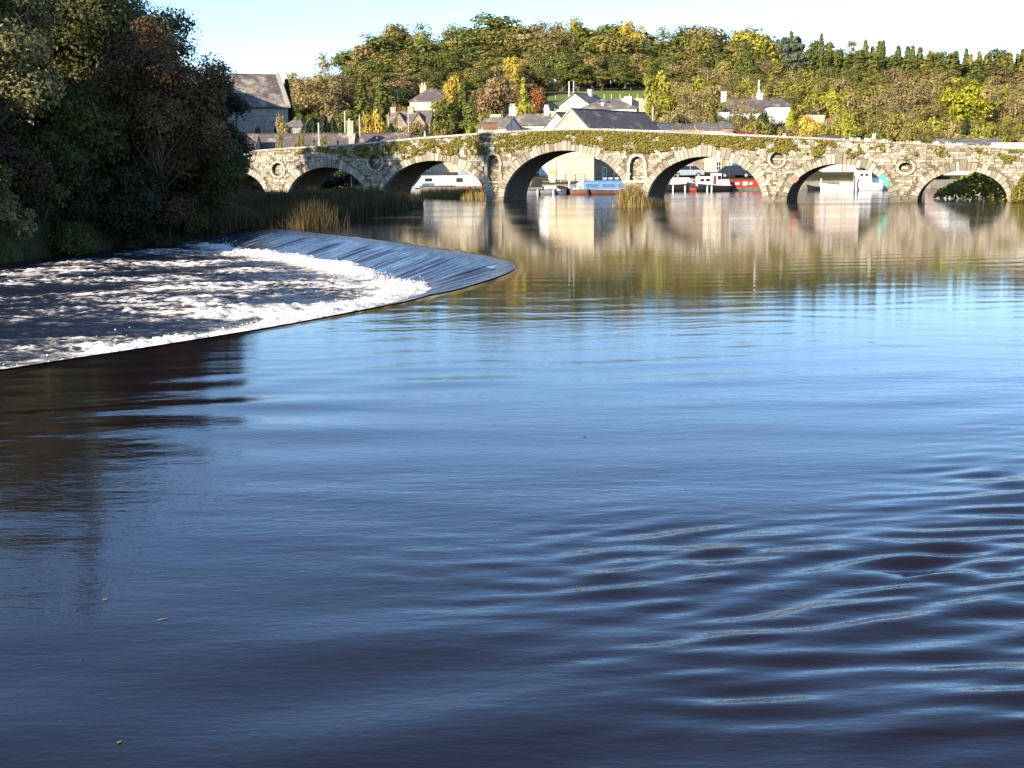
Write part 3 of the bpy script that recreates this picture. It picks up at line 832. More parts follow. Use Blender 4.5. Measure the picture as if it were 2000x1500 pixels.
for s in stones[:300]:
    link('stone', stone_mesh('stone', s[1], s[2], s[3], STONE, s[4], ch=.03), bridge)
V=[];Fc=[];T=[]
for s in stones[300:]:
    v,f = stone_mesh('s', s[1], s[2], s[3], None, 0, ch=.022)
    b=len(V); V+=v; Fc+=[tuple(i+b for i in q[::-1]) for q in f]; T+=[s[4]]*len(v)
o = link('rubble_facing', np_mesh('rubble_facing', V, Fc, STONE, tint=T), bridge); o['kind'] = 'stuff'
# low footings at the waterline
for i in range(len(ARCH)-1):
    ul = ARCH[i][0]-ARCH[i][1]; ur = ARCH[i+1][0]+ARCH[i+1][1]
    mb = MB(); n = max(2, int((ul-ur)/.7)); 
    for k in range(n):
        a0 = ur-.05+(ul-ur+.1)*k/n; a1 = ur-.05+(ul-ur+.1)*(k+1)/n
        mb.box(a0+.01, a1-.01, -.22-rr_.uniform(0,.06), .1, -1.2, .16+rr_.uniform(-.05,.08), rr_.uniform(.2,.6))
    mb.build('pier_footing', STONE, bridge)

# ------------------------------------------------------------------ leaf cards helper and ivy
def leaf_quads(P, Nrm, size, r, asp=1.5, tint=None):
    n = len(P)
    Nrm = Nrm/np.maximum(1e-6, np.linalg.norm(Nrm, axis=1, keepdims=True))
    a = r.normal(size=(n,3)); a -= (a*Nrm).sum(1, keepdims=True)*Nrm; a /= np.maximum(1e-6, np.linalg.norm(a, axis=1, keepdims=True))
    b = np.cross(Nrm, a)
    s = size*r.uniform(.65, 1.35, n)
    A = a*(s*asp*.5)[:,None]; B = b*(s*.5)[:,None]
    fold = Nrm*(s*.12)[:,None]
    V = np.stack([P-A, P+B*.9+fold-A*.1, P+A, P-B*.9+fold-A*.1], 1).reshape(-1,3)
    Fc = np.arange(4*n).reshape(n,4)
    t = r.random(n) if tint is None else tint
    return V, Fc, np.repeat(t, 4)

IVY = leafmat('ivy leaves', (.085,.073,.014), (.215,.185,.027), (.37,.305,.048))
r = np.random.default_rng(33)
LOWPX = [(560,288),(600,294),(640,291),(670,302),(720,303),(760,298),(800,303),(850,292),(900,300),(950,297),(1000,292),(1050,279),(1110,268),(1160,282),(1240,294),(1320,287),(1380,276),(1450,286),(1500,290),(1560,296),(1620,302),(1700,304),(1760,312),(1800,300),(1900,306),(1950,312),(2000,318),(2060,322)]
DENPX = [(560,.0),(590,.45),(650,.5),(700,.62),(800,.75),(900,.8),(960,.6),(1050,1.1),(1150,1.1),(1300,1.2),(1440,1.05),(1500,.85),(1560,.6),(1620,.45),(1680,.22),(1760,.2),(1850,.2),(1930,.28),(2000,.5),(2060,.5)]
N0 = 60000
u = r.uniform(px_u(2050), px_u(570), N0)
pxs = 1000+F*np.tan(TH-np.arctan(u/D_BR))
zl = np.array([b_uz(a, b)[1] for a, b in LOWPX]); lx_ = np.array([a for a, _ in LOWPX])
zlo = np.interp(pxs, lx_, zl); zhi = top_z(u)-.16
t = r.random(N0)**.85
z = zhi - (zhi-zlo+.25)*t
den = np.interp(pxs, [a for a,_ in DENPX], [b for _,b in DENPX])
clump = noise2(u*2.2, z*3.2, 81, 4)
fine = noise2(u*7.0, z*9.0, 83, 3)
pk = clump*1.1 + fine*.75 + den*1.35 - .60 - .7*np.clip(t-.5, 0, 1)
keep = r.random(N0) < .62*np.clip(pk*1.6+.06, .0, 1)*np.clip(den*3, 0, 1)
keep &= (arch_z(u, .45) < z)
u, z, px_k, t = u[keep], z[keep], pxs[keep], t[keep]
# bushy patch at the right abutment
n2 = 2600
u2 = r.uniform(px_u(2080), px_u(1968), n2); zt2 = np.interp(u2, [px_u(2080), px_u(1990), px_u(1968)], [3.6, 2.2, .7]); z2 = zt2*r.random(n2)**.8
u = np.concatenate([u, u2]); z = np.concatenate([z, z2])
v = np.concatenate([-.06-.22*r.random(len(px_k))**1.5, -.1-.9*r.random(n2)])
P = np.stack([u, v, z], 1)
Nn = np.tile(np.array([[0,-1,.35]]), (len(P),1)) + r.normal(0,.45,(len(P),3))
V, Fc, T = leaf_quads(P, Nn, .125, r, 1.25)
ivy = link('ivy', np_mesh('ivy', V, Fc, IVY, tint=np.clip(T*.7+.3*r.random(len(T)), 0, 1)))
ivy.matrix_world = bridge.matrix_world.copy()
tag(ivy, 'olive green ivy hanging along the bridge parapet', 'ivy', kind='stuff')
# ------------------------------------------------------------------ trees
LM = {
 'green':  leafmat('leaf green', (.062,.078,.016), (.125,.140,.028), (.215,.215,.046)),
 'olive':  leafmat('leaf olive', (.106,.098,.021), (.204,.177,.039), (.327,.275,.063)),
 'tan':    leafmat('leaf tan', (.183,.137,.051), (.299,.229,.083), (.439,.348,.128)),
 'brown':  leafmat('leaf brown', (.133,.088,.043), (.231,.160,.071), (.354,.248,.115)),
 'rust':   leafmat('leaf rust', (.195,.074,.027), (.354,.150,.046), (.531,.248,.079)),
 'gold':   leafmat('leaf gold', (.300,.204,.028), (.512,.362,.052), (.708,.531,.088)),
 'yellow': leafmat('leaf yellow', (.20,.20,.014), (.36,.345,.02), (.49,.455,.035)),
 'ygreen': leafmat('leaf yellow green', (.150,.150,.021), (.292,.275,.035), (.460,.416,.052)),
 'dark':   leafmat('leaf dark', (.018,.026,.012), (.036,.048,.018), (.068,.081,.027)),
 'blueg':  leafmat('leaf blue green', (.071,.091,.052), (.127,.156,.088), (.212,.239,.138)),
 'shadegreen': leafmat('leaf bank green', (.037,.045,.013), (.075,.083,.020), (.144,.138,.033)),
 'ash':    leafmat('leaf ash', (.085,.080,.028), (.165,.150,.055), (.27,.245,.10)),
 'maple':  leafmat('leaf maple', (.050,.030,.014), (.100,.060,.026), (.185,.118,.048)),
}
def tube_set(segs, n=5):
    """segs: list of (p0,p1,r0,r1,tint) -> V,F,T"""
    mb = MB()
    for (a, b, r0, r1, t) in segs: mb.tube(a, b, r0, r1, n, t)
    return mb
def limb(segs, p, q, r0, r1, rnd, sag=.12, k=3, t=.5):
    p = Vector(p); q = Vector(q); L = (q-p).length; prev = p; pr = r0
    side = Vector((rnd.uniform(-1,1), rnd.uniform(-1,1), rnd.uniform(-.3,.8)))*L*sag
    for i in range(1, k+1):
        s = i/k; c = p.lerp(q, s) + side*math.sin(math.pi*s)
        rr = r0+(r1-r0)*s
        segs.append((prev, c, pr, rr, t)); prev = c; pr = rr
    return prev
def broadleaf(name, H, R, z0, nl, nleaf, leaf, seed, lob=(.26,.42), twigs=60, asp=1.5, fill=.35, bark=BARK, flat=1.0, trunk_r=None, stems=1, n_side=5, droop=0):
    rnd = random.Random(seed); r = np.random.default_rng(seed)
    zc = (z0+1)/2*H; hz = (1-z0)/2*H
    lobes = []
    for k in range(nl):
        for _ in range(30):
            d = Vector((rnd.gauss(0,1), rnd.gauss(0,1), rnd.gauss(0,1))).normalized()
            q = rnd.random()**.45*.80
            if k < 2: q *= .3
            c = Vector((d.x*R*q, d.y*R*q, zc + d.z*hz*q))
            # taper towards the bottom
            if c.z > z0*H+.05*H or rnd.random() < .3: break
        s = rnd.uniform(*lob)*R*(1.12 - .42*q)
        lobes.append((c, s*rnd.uniform(.9,1.2), s*rnd.uniform(.9,1.2), s*rnd.uniform(.65,.95)*flat, rnd.random()))
    segs = []
    tr = trunk_r or H*.022
    tops = []
    for st in range(stems):
        bx = Vector((rnd.uniform(-.5,.5), rnd.uniform(-.5,.5), 0))*R*.12*(stems > 1)
        top = Vector((rnd.uniform(-.25,.25)*R*(1+.8*(stems>1)), rnd.uniform(-.25,.25)*R*(1+.8*(stems>1)), H*(z0*.55+.35)))
        limb(segs, bx+Vector((0,0,-.4)), top, tr*1.25/math.sqrt(stems), tr*.62/math.sqrt(stems), rnd, .05, 4, .5); tops.append((bx, top))
    for (c, *_ ) in lobes:
        bx, top = tops[rnd.randrange(stems)]
        f = rnd.uniform(.45, 1.0); st = bx.lerp(top, f)
        if st.z > c.z: st = bx.lerp(top, max(.25, min(1, c.z/top.z*.8)))
        limb(segs, st, c, tr*.42/math.sqrt(stems), tr*.10, rnd, .16, 3, .55)
    for _ in range(twigs):
        l = rnd.choice(lobes); c = l[0]
        d = Vector((rnd.gauss(0,1), rnd.gauss(0,1), rnd.gauss(.35,1))).normalized()
        e = c + Vector((d.x*l[1], d.y*l[2], d.z*l[3]))*rnd.uniform(.9,1.35)
        limb(segs, c, e, tr*.10, tr*.025, rnd, .1, 2, .65)
    trunk = tube_set(segs, n_side).mesh(name+' trunk', bark, True)
    w = np.array([l[1]*l[2] for l in lobes]); w /= w.sum()
    k = r.choice(len(lobes), nleaf, p=w)
    C = np.array([tuple(l[0]) for l in lobes])[k]; Rd = np.array([(l[1],l[2],l[3]) for l in lobes])[k]; lt = np.array([l[4] for l in lobes])[k]
    d = r.normal(size=(nleaf,3)); d /= np.linalg.norm(d, axis=1, keepdims=True)
    # fewer leaves under each lobe
    d[:,2] = np.where((d[:,2] < -.2) & (r.random(nleaf) < .6), -d[:,2], d[:,2])
    q = 1 - np.abs(r.normal(0, fill, nleaf)); q = np.clip(q, .1, 1.25)
    bumpy = 1 + .22*noise2(d[:,0]*3.3+lt*40, d[:,1]*3.3+d[:,2]*2.7, seed+5, 3)
    P = C + d*Rd*(q*bumpy)[:,None]
    N = d + r.normal(0,.42,(nleaf,3)) + np.array([0,0,.25])
    if droop: P[:,2] -= droop*np.abs(r.normal(0,1,nleaf))*(1-q)
    V, Fc, T = leaf_quads(P, N, leaf, r, asp)
    T = np.clip(.55*T + .45*np.repeat(lt, 4), 0, 1)
    return trunk, (V, Fc, T)
def conifer(name, H, R, nleaf, leaf, seed, layers=14, z0=.06, col=False, bark=BARK, power=1.0):
    r = np.random.default_rng(seed); rnd = random.Random(seed)
    segs = [(Vector((0,0,-.4)), Vector((0,0,H*.97)), H*.018, H*.004, .4)]
    h = r.random(nleaf)
    if col: prof = lambda t: np.sqrt(np.clip(1-(2*np.clip(t,0,1)-.85)**2/1.35, 0, 1))*(1-.25*t)
    else:
        h = 1-np.sqrt(1-h*.985); prof = lambda t: (1-t)**power*.95+.03
    az = r.uniform(0, 2*math.pi, nleaf)
    nb = 7
    lay = np.floor(h*layers); ph = r.uniform(0, 6.28, layers+1)[lay.astype(int)]
    arm = .70+.30*np.cos(nb*az + ph)*(.9 if not col else .4)
    saw = 1 - (h*layers-lay)*.42 if not col else 1+.12*noise2(az*2.5, h*14, seed, 3)
    lop = 1 + .25*noise2(az*.9, h*5, seed+3, 2)
    q = np.clip(1-np.abs(r.normal(0,.26,nleaf)), .08, 1.15)
    rad = R*prof(h)*arm*saw*lop*q
    z = H*(z0+(1-z0)*h) - (.16*rad if not col else 0)
    P = np.stack([rad*np.cos(az), rad*np.sin(az), z], 1)
    N = np.stack([np.cos(az), np.sin(az), np.full(nleaf, .7)], 1) + r.normal(0,.5,(nleaf,3))
    V, Fc, T = leaf_quads(P, N, leaf, r, 1.9)
    tl = r.random(layers+1)[lay.astype(int)]
    T = np.clip(.7*T+.3*np.repeat(tl,4), 0, 1)
    for k in range(layers*3):
        hh = rnd.random()*.9; a = rnd.uniform(0,6.28); rr = R*float(prof(np.array(hh)))*.8; zz = H*(z0+(1-z0)*hh)
        segs.append((Vector((0,0,zz)), Vector((rr*math.cos(a), rr*math.sin(a), zz-.12*rr)), H*.004, H*.001, .5))
    return tube_set(segs, 5).mesh(name+' trunk', bark, True), (V, Fc, T)
PROTO = {}
def proto(kind, H0, R0, tr_cr):
    tr, (V, Fc, T) = tr_cr
    zt = np.percentile(V[:,2], 99.3); kz = H0/zt; kr = R0*.97/np.percentile(np.hypot(V[:,0], V[:,1]), 97)
    V = V*np.array([kr, kr, kz])
    co = np.zeros(len(tr.vertices)*3, np.float32); tr.vertices.foreach_get('co', co); co = co.reshape(-1,3)*np.array([kr, kr, kz*.92], np.float32); tr.vertices.foreach_set('co', co.ravel())
    me = np_mesh(kind+' crown', V, Fc, LM['green'], tint=T)
    PROTO.setdefault(kind, []).append((H0, R0, tr, me))
for s in range(4): proto('oak', 12, 5, broadleaf('oak%d'%s, 12, 5, .06, 19, 5000, .36, 100+s, (.34,.52), 80))
for s in range(3): proto('tall', 12, 3.2, broadleaf('tall%d'%s, 12, 3.2, .04, 20, 3800, .32, 120+s, (.36,.58), 50))
for s in range(3): proto('bare', 12, 5, broadleaf('bare%d'%s, 12, 5, .04, 34, 3600, .24, 140+s, (.24,.40), 420, fill=.55, bark=PALEBARK, trunk_r=.20, stems=3))
for s in range(3): proto('bush', 5, 3, broadleaf('bush%d'%s, 5, 3, .0, 20, 3000, .26, 160+s, (.28,.46), 60, stems=3, bark=PALEBARK))
for s in range(2): proto('round', 12, 5, broadleaf('round%d'%s, 12, 5, .08, 34, 5200, .34, 180+s, (.26,.36), 20))
for s in range(3): proto('conifer', 14, 3.4, conifer('conifer%d'%s, 14, 3.4, 3800, .40, 200+s))
for s in range(3): proto('fir', 14, 3.0, conifer('fir%d'%s, 14, 3.0, 3400, .40, 210+s, 11, power=.62))
for s in range(2): proto('yew', 6, 1.9, conifer('yew%d'%s, 6, 1.9, 3600, .20, 220+s, col=True))
proto('pine', 14, 3.6, broadleaf('pine', 14, 3.6, .38, 16, 3000, .36, 230, (.26,.40), 30, flat=.75))
TREES = []
def plant(kind, mat, px, top, wpx, Y, label, group=None, vi=None, name=None, base=None):
    v = PROTO[kind]; i = random.randrange(len(v)) if vi is None else vi % len(v)
    H0, R0, tr, me = v[i]
    tp = at_y(px, top, Y); X = tp.x; zb = gz(X, Y) if base is None else base
    H = max(1.2, tp.z-zb); Rw = wpx*Y/F/2
    nm = name or {'oak':'broadleaf_tree','tall':'broadleaf_tree','bare':'autumn_tree','bush':'bush','round':'round_tree','conifer':'conifer_tree','fir':'conifer_tree','yew':'yew_tree','pine':'pine_tree'}[kind]
    e = empty(nm, (X, Y, zb), random.uniform(0, 6.28), label, 'bush' if nm == 'bush' else 'tree', group)
    e.scale = (Rw/R0, Rw/R0, H/H0)
    t = link('trunk', tr, e)
    c = link('crown', me, e)
    c.material_slots[0].link = 'OBJECT'; c.material_slots[0].material = LM[mat]
    TREES.append(e)
    return e
CN = {'green':'green','olive':'olive','tan':'tan','brown':'brown','rust':'rust coloured','gold':'golden','yellow':'bright yellow','ygreen':'yellow green','dark':'very dark green','blueg':'blue green'}
KN = {'oak':'spreading tree','tall':'ivy clad tree','bare':'thin leaved tree','bush':'bush','round':'round crowned tree','conifer':'conifer','fir':'fir','yew':'clipped yew','pine':'pine'}
OUT = [(550,160),(600,125),(640,118),(680,130),(700,88),(740,58),(800,52),(850,46),(900,46),(940,40),(960,34),(985,52),(1000,64),(1040,44),(1100,38),(1140,52),(1155,60),(1190,48),(1235,44),(1268,74),(1300,42),(1330,62),(1370,46),(1400,60),(1430,58),(1480,58),(1512,92),(1548,74),(1572,112),(1605,74),(1630,102),(1655,88),(1685,84),(1715,82),(1760,88),(1800,90),(1830,98),(1860,88),(1890,97),(1910,94),(1970,99),(2060,96)]
def outl(x): return float(np.interp(x, [a for a,_ in OUT], [b for _,b in OUT]))
def zone(x):
    for lim, s in ((700,'near the church'),(800,'above the low slate roof'),(880,'above the stone house'),(960,'above the cypress clump'),(1060,'above the cottages'),(1165,'above the white gable'),(1290,'above the pasture'),(1400,'left of the hillside house'),(1550,'near the hillside house'),(1640,'above the garden wall'),(1720,'right of the garden wall'),(1840,'left of the yellow tree'),(1930,'near the yellow tree'),(3000,'right of the yellow tree')):
        if x < lim: return s
random.seed(3)
def fillrow(x0, x1, step, Y, dtop, kinds, mats, w, rowname, jy=8, tops=None, jt=0):
    x = x0
    while x < x1:
        px = x+random.uniform(-.3,.3)*step
        if callable(kinds): k = kinds(px)
        else: k = random.choice(kinds)
        mt = random.choice(mats(px) if callable(mats) else mats)
        top = (outl(px)+dtop if tops is None else np.interp(px, [a for a,_ in tops], [b for _,b in tops])) + random.uniform(-6, 12) + random.uniform(-.4*jt, jt)
        ww = w*random.uniform(.8,1.25)*(.62 if k in ('conifer','fir') else 1)
        lab = '%s %s %s %s' % (CN[mt], KN[k], rowname, zone(px))
        plant(k, mt, px, max(30, top), ww, Y+random.uniform(-jy, jy), lab, lab+' group')
        x += step*random.uniform(.8,1.2)
isr = lambda px: random.choice(['fir','fir','conifer']) if px > 1520 else random.choice(['oak','oak','tall','bare'])
mtr = lambda px: ['green','olive','green'] if px > 1520 else ['olive','olive','green','ygreen','tan']
# skyline row, then rows down the slope
MIXL = ['olive','olive','green','green','tan']; MIXR = ['green','green','olive']; SLOPE = ['tan','olive','olive','ygreen','tan']
fillrow(715, 1520, 38, 348, 0, isr, mtr, 112, 'on the skyline', 8)
fillrow(1520, 2060, 14, 348, -4, lambda p: random.choice(['conifer','conifer','fir','conifer','tall']), mtr, 62, 'on the skyline', 8, jt=16)
fillrow(1560, 2060, 24, 340, 20, ['fir','conifer','fir'], MIXR, 84, 'just below the skyline', 4)
fillrow(705, 2060, 34, 332, 24, lambda p: random.choice(['oak','oak','tall']) if p < 1520 else random.choice(['fir','fir','conifer']), lambda p: MIXL if p < 1520 else MIXR, 100, 'high in the wood', 6)
fillrow(695, 2060, 33, 316, 50, lambda p: random.choice(['tall','oak','tall']) if p < 1560 else random.choice(['fir','tall','fir']), lambda p: MIXL if p < 1560 else MIXR, 86, 'in mid wood', 6)
fillrow(690, 1310, 28, 300, 0, ['tall','tall','oak'], MIXL, 62, 'low in the wood', 5, [(690,118),(800,108),(1000,108),(1310,108)])
fillrow(690, 1310, 27, 287, 0, ['tall','tall','oak','bare'], ['green','green','olive','tan'], 56, 'by the wood edge', 4, [(690,138),(800,128),(1000,130),(1310,130)])
fillrow(690, 1066, 30, 270, 0, ['tall','conifer','oak','tall'], MIXL, 60, 'at the foot of the wood', 4, [(690,150),(780,146),(870,142),(1066,152)])
fillrow(690, 1050, 30, 252, 0, ['tall','conifer','oak'], ['green','green','olive','brown'], 58, 'below the wood', 4, [(690,168),(780,160),(1050,168)])
fillrow(860, 1050, 32, 236, 0, ['tall','oak','bush'], ['green','olive','brown'], 58, 'on the garden slope', 4, [(860,180),(1050,184)])
fillrow(690, 800, 30, 236, 0, ['tall','oak'], ['green','brown','tan'], 52, 'on the garden slope', 4, [(690,190),(800,186)])
fillrow(1310, 2060, 32, 300, 0, ['bare','tall','oak'], ['green','olive','brown'], 66, 'low in the wood', 5, [(1310,112),(1500,122),(1600,132),(2060,138)])
fillrow(1310, 2060, 32, 286, 0, ['bare','oak','bare'], SLOPE, 70, 'by the wood edge', 5, [(1310,130),(1500,138),(1600,146),(2060,150)])
fillrow(1310, 2060, 32, 270, 0, ['bare','oak','bush'], SLOPE, 70, 'on the upper slope', 5, [(1310,146),(1420,158),(1540,158),(1620,158),(2060,162)])
fillrow(1310, 2060, 32, 254, 0, ['bare','bush','bush'], SLOPE, 68, 'on the mid slope', 5, [(1310,160),(1400,172),(1530,174),(1620,168),(2060,174)])
fillrow(1310, 2060, 33, 240, 0, ['bush','bare','bush'], SLOPE, 66, 'on the lower slope', 4, [(1310,176),(1390,186),(1540,184),(1640,180),(2060,186)])
fillrow(1550, 2060, 33, 225, 0, ['bare','bush','bush'], SLOPE, 66, 'low on the slope', 4, [(1550,212),(1640,194),(2060,198)])
fillrow(1300, 1385, 33, 225, 0, ['bare','bush'], SLOPE, 60, 'low on the slope', 4, [(1300,190),(1385,200)])
fillrow(1590, 2060, 33, 210, 0, ['bush','bare','bush'], ['olive','olive','tan'], 66, 'at the slope foot', 4, [(1590,235),(1650,208),(2060,212)])
fillrow(1560, 2060, 33, 195, 0, ['bush','bare','bush'], ['olive','olive','tan','ygreen'], 64, 'in the hollow', 4, [(1560,242),(1660,222),(2060,226)])
fillrow(1290, 1390, 30, 190, 0, ['bush','bare'], ['olive','tan','olive'], 52, 'in the hollow', 4, [(1290,215),(1390,226)])
fillrow(1340, 2060, 32, 174, 0, ['bush','bush','bare'], ['olive','ygreen','olive','tan'], 54, 'behind the parapet', 3, [(1340,240),(1390,240),(1450,244),(1540,242),(1650,240),(1800,242),(2060,252)])
fillrow(430, 700, 30, 262, 0, ['oak','tall','bare'], ['olive','tan','brown'], 60, 'on the far rise', 6, [(430,168),(520,166),(600,150),(700,150)])
fillrow(560, 790, 28, 226, 0, ['oak','bush','bare'], ['tan','brown','olive','green'], 52, 'in the abbey garden', 4, [(560,190),(640,180),(790,196)])
fillrow(580, 800, 26, 190, 0, ['bush','bush','bare'], ['tan','olive','green'], 46, 'on the garden terrace', 4, [(580,228),(700,226),(800,236)])
fillrow(866, 1060, 30, 218, 0, ['tall','bush','oak'], ['green','olive','ygreen'], 54, 'in the cottage garden', 4, [(866,202),(1060,208)])
fillrow(690, 795, 28, 214, 0, ['tall','bush','bush'], ['green','olive','tan'], 46, 'in the cottage garden', 4, [(690,208),(795,218)])
fillrow(850, 1050, 28, 200, 0, ['bush','bush','tall'], ['green','olive','ygreen'], 46, 'behind the cottages', 4, [(850,226),(1050,224)])
fillrow(1396, 1540, 22, 206, 0, ['bush','bush','bare'], ['olive','tan','green'], 44, 'under the house wall', 3, [(1396,224),(1450,221),(1510,226),(1540,228)])
# single trees one can pick out
plant('bare','tan',628,112,128,222,'broad tan beech with fine bare twigs behind the clipped yews', vi=0)
plant('bare','tan',585,150,80,228,'tan tree against the church gable', vi=1)
plant('bare','rust',664,150,70,226,'brown red tree right of the broad tan beech')
plant('tall','rust',574,145,44,236,'orange brown tree just right of the church gable top')
plant('conifer','dark',560,160,40,203,'dark ivy covered conifer touching the church gable')
plant('conifer','green',706,148,50,212,'left of two tall green conifers left of the stone house')
plant('conifer','green',742,158,52,207,'right of two tall green conifers left of the stone house')
plant('oak','dark',783,172,70,232,'dark shaded tree directly left of the two storey stone house')
plant('bush','tan',772,205,34,203,'small tan bush beneath the dark tree left of the stone house')
for px, w, n in ((612,30,'left'),(632,34,'middle'),(650,24,'right')):
    plant('yew','dark',px,224+abs(px-628)*.35,w,172,'%s of three dark fluted yews beside the church wall' % n)
plant('yew','dark',668,240,28,171,'dark clipped yew between the two pale poles')
plant('yew','dark',597,243,36,168,'dark square clipped yew below the church porch roof')
plant('bush','dark',826,247,34,168,'dark clipped hedge bush beside the twin gabled cottage')
plant('yew','dark',763,243,26,170,'slim dark yew left of the twin gabled cottage')
plant('bush','dark',650,332,110,133,'dark shrub behind the second arch from the left', base=-.1)
plant('bush','dark',588,338,90,136,'dark shrub behind the left haunch of the second arch', base=-.1)
plant('bush','dark',492,340,80,140,'dark shrub behind the leftmost arch', base=-.1)
plant('bush','dark',925,250,28,164,'low dark round bush behind the bridge right of the cypresses')
plant('bush','tan',556,228,36,156,'small pink tan tree in front of the church window')
plant('bush','olive',545,262,34,141,'small olive bush over the parapet left of the pale poles')
plant('bush','olive',578,264,32,140,'low olive bush over the parapet below the church porch')
plant('bush','olive',625,272,36,139,'yellowish low bush around the foot of the left pale pole')
plant('bush','gold',733,222,50,172,'golden bush behind the low slate roof', vi=1)
plant('bush','tan',716,232,30,173,'pale tan bush left of the golden bush')
plant('tall','gold',880,150,46,205,'golden tree directly right of the two storey stone house')
plant('conifer','green',905,160,60,190,'tall dark cypress in the clump right of the stone house')
plant('tall','green',880,196,60,187,'green ivy clad tree in the clump right of the stone house')
plant('tall','green',926,190,58,184,'green rounded tree at the right of the cypress clump')
plant('bush','ygreen',935,228,44,176,'yellow green bush between the cypress clump and the cottages')
plant('bush','olive',862,238,50,176,'olive bush at the foot of the cypress clump')
plant('oak','brown',956,152,84,200,'broad brown oak right of the cypress clump', vi=2)
plant('conifer','ygreen',1022,158,50,184,'yellow green cypress behind the cottage chimneys')
plant('bush','ygreen',1024,205,58,181,'spreading green conifer skirt behind the cottage chimneys')
plant('tall','rust',1048,172,36,196,'rusty red tree right of the yellow green cypress')
plant('tall','gold',1004,112,40,262,'orange gold tree above the yellow green cypress')
plant('round','gold',1234,44,66,338,'tall golden crowned tree on the skyline above the pasture', vi=0)
plant('bare','tan',1085,46,110,330,'wide bare topped oak on the skyline above the white gabled house', vi=2)
plant('oak','ygreen',1110,40,70,336,'golden green domed tree on the skyline above the white gabled house')
plant('bush','ygreen',1290,146,64,218,'yellow green ivy clad tree right of the pasture', vi=1)
plant('bush','ygreen',1305,180,60,214,'olive yellow bush below the ivy clad tree right of the pasture')
plant('bare','tan',1345,160,76,212,'tan bushy tree left of the white hillside house')
plant('bare','tan',1330,205,70,196,'tan shrub below the bushy tree left of the white hillside house')
plant('bush','brown',1372,215,50,200,'reddish brown shrub beside the white hillside house')
plant('bare','tan',1452,196,80,200,'bare twiggy tree in front of the white hillside house', vi=2)
plant('bush','dark',1500,222,60,186,'dark green shrub below the white hillside house')
plant('bush','yellow',1547,217,26,200,'small bright yellow bush beside the white garden wall')
plant('bush','gold',1590,230,62,184,'orange gold bush below the pale garden wall')
plant('pine','blueg',1546,72,58,318,'lone blue green pine standing above the wood', vi=0)
plant('conifer','green',1605,72,36,322,'single spire topped spruce right of the blue green pine')
plant('round','yellow',1885,154,104,205,'bright yellow round tree on the right slope', vi=1)
plant('bare','tan',1790,150,130,212,'big pale multi stemmed tree left of the bright yellow tree', vi=1)
plant('bush','dark',1895,232,40,178,'dark green bush below the bright yellow tree')
plant('bush','ygreen',1950,250,44,172,'yellow green bush right below the bright yellow tree')

by_label = {}
for e in TREES: by_label.setdefault(e['label'], []).append(e)
ORD = {2: ('left hand', 'right hand'), 3: ('left hand', 'middle', 'right hand')}
for lab, es in by_label.items():
    if len(es) < 2: continue
    es.sort(key=lambda o: o.location.x/o.location.y)
    for i, o in enumerate(es):
        pre = ORD[len(es)][i] if len(es) in ORD else ('leftmost','second','third','fourth','fifth','sixth','seventh','eighth')[min(i,7)]
        o['label'] = pre+' '+lab
        if len(o['label'].split()) > 16: o['label'] = o['label'].replace('spreading tree', 'tree').replace('left hand', 'left').replace('right hand', 'right')
# ------------------------------------------------------------------ trees on the near left bank
def near_tree(name, H, R, z0, nl, nleaf, leaf, seed, mat, X, Y, label, cat='tree', lob=(.20,.46), zb=None, **kw):
    kw.setdefault('fill', .5)
    tr, (V, Fc, T) = broadleaf(name, H, R, z0, nl, nleaf, leaf, seed, lob, **kw)
    e = empty(name, (X, Y, (gz(X, Y) if zb is None else zb)-.1), 0, label, cat)
    link('trunk', tr, e); link('crown', np_mesh('crown', V, Fc, LM[mat], tint=T), e)
    return e
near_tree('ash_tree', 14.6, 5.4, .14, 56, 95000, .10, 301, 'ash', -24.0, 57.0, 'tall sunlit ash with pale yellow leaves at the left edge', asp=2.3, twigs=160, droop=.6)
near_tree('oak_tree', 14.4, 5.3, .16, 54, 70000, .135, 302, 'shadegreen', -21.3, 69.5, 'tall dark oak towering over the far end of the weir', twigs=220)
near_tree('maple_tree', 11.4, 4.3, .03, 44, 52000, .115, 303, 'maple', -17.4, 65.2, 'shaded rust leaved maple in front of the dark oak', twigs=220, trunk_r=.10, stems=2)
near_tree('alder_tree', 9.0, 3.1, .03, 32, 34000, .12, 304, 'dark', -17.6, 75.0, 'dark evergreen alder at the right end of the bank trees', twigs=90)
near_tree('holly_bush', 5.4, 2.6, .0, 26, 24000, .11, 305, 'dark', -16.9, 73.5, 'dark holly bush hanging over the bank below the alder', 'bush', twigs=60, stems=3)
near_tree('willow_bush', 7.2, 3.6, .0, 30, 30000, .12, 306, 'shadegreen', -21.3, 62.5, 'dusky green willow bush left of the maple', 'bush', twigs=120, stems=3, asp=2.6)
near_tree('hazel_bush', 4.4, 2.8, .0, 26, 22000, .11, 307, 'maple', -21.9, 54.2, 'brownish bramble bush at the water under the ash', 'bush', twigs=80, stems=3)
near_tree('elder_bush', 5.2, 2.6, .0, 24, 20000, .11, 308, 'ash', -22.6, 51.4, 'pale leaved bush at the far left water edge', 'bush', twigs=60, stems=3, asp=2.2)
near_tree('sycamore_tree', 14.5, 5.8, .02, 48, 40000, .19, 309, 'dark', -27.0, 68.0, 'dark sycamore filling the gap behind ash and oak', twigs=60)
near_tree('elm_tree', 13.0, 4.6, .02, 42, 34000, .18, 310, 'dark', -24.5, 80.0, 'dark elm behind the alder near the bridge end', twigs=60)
near_tree('thorn_bush', 4.0, 2.6, .0, 24, 20000, .11, 311, 'dark', -18.6, 62.9, 'black shaded thorn bush below the maple', 'bush', twigs=60, stems=3)
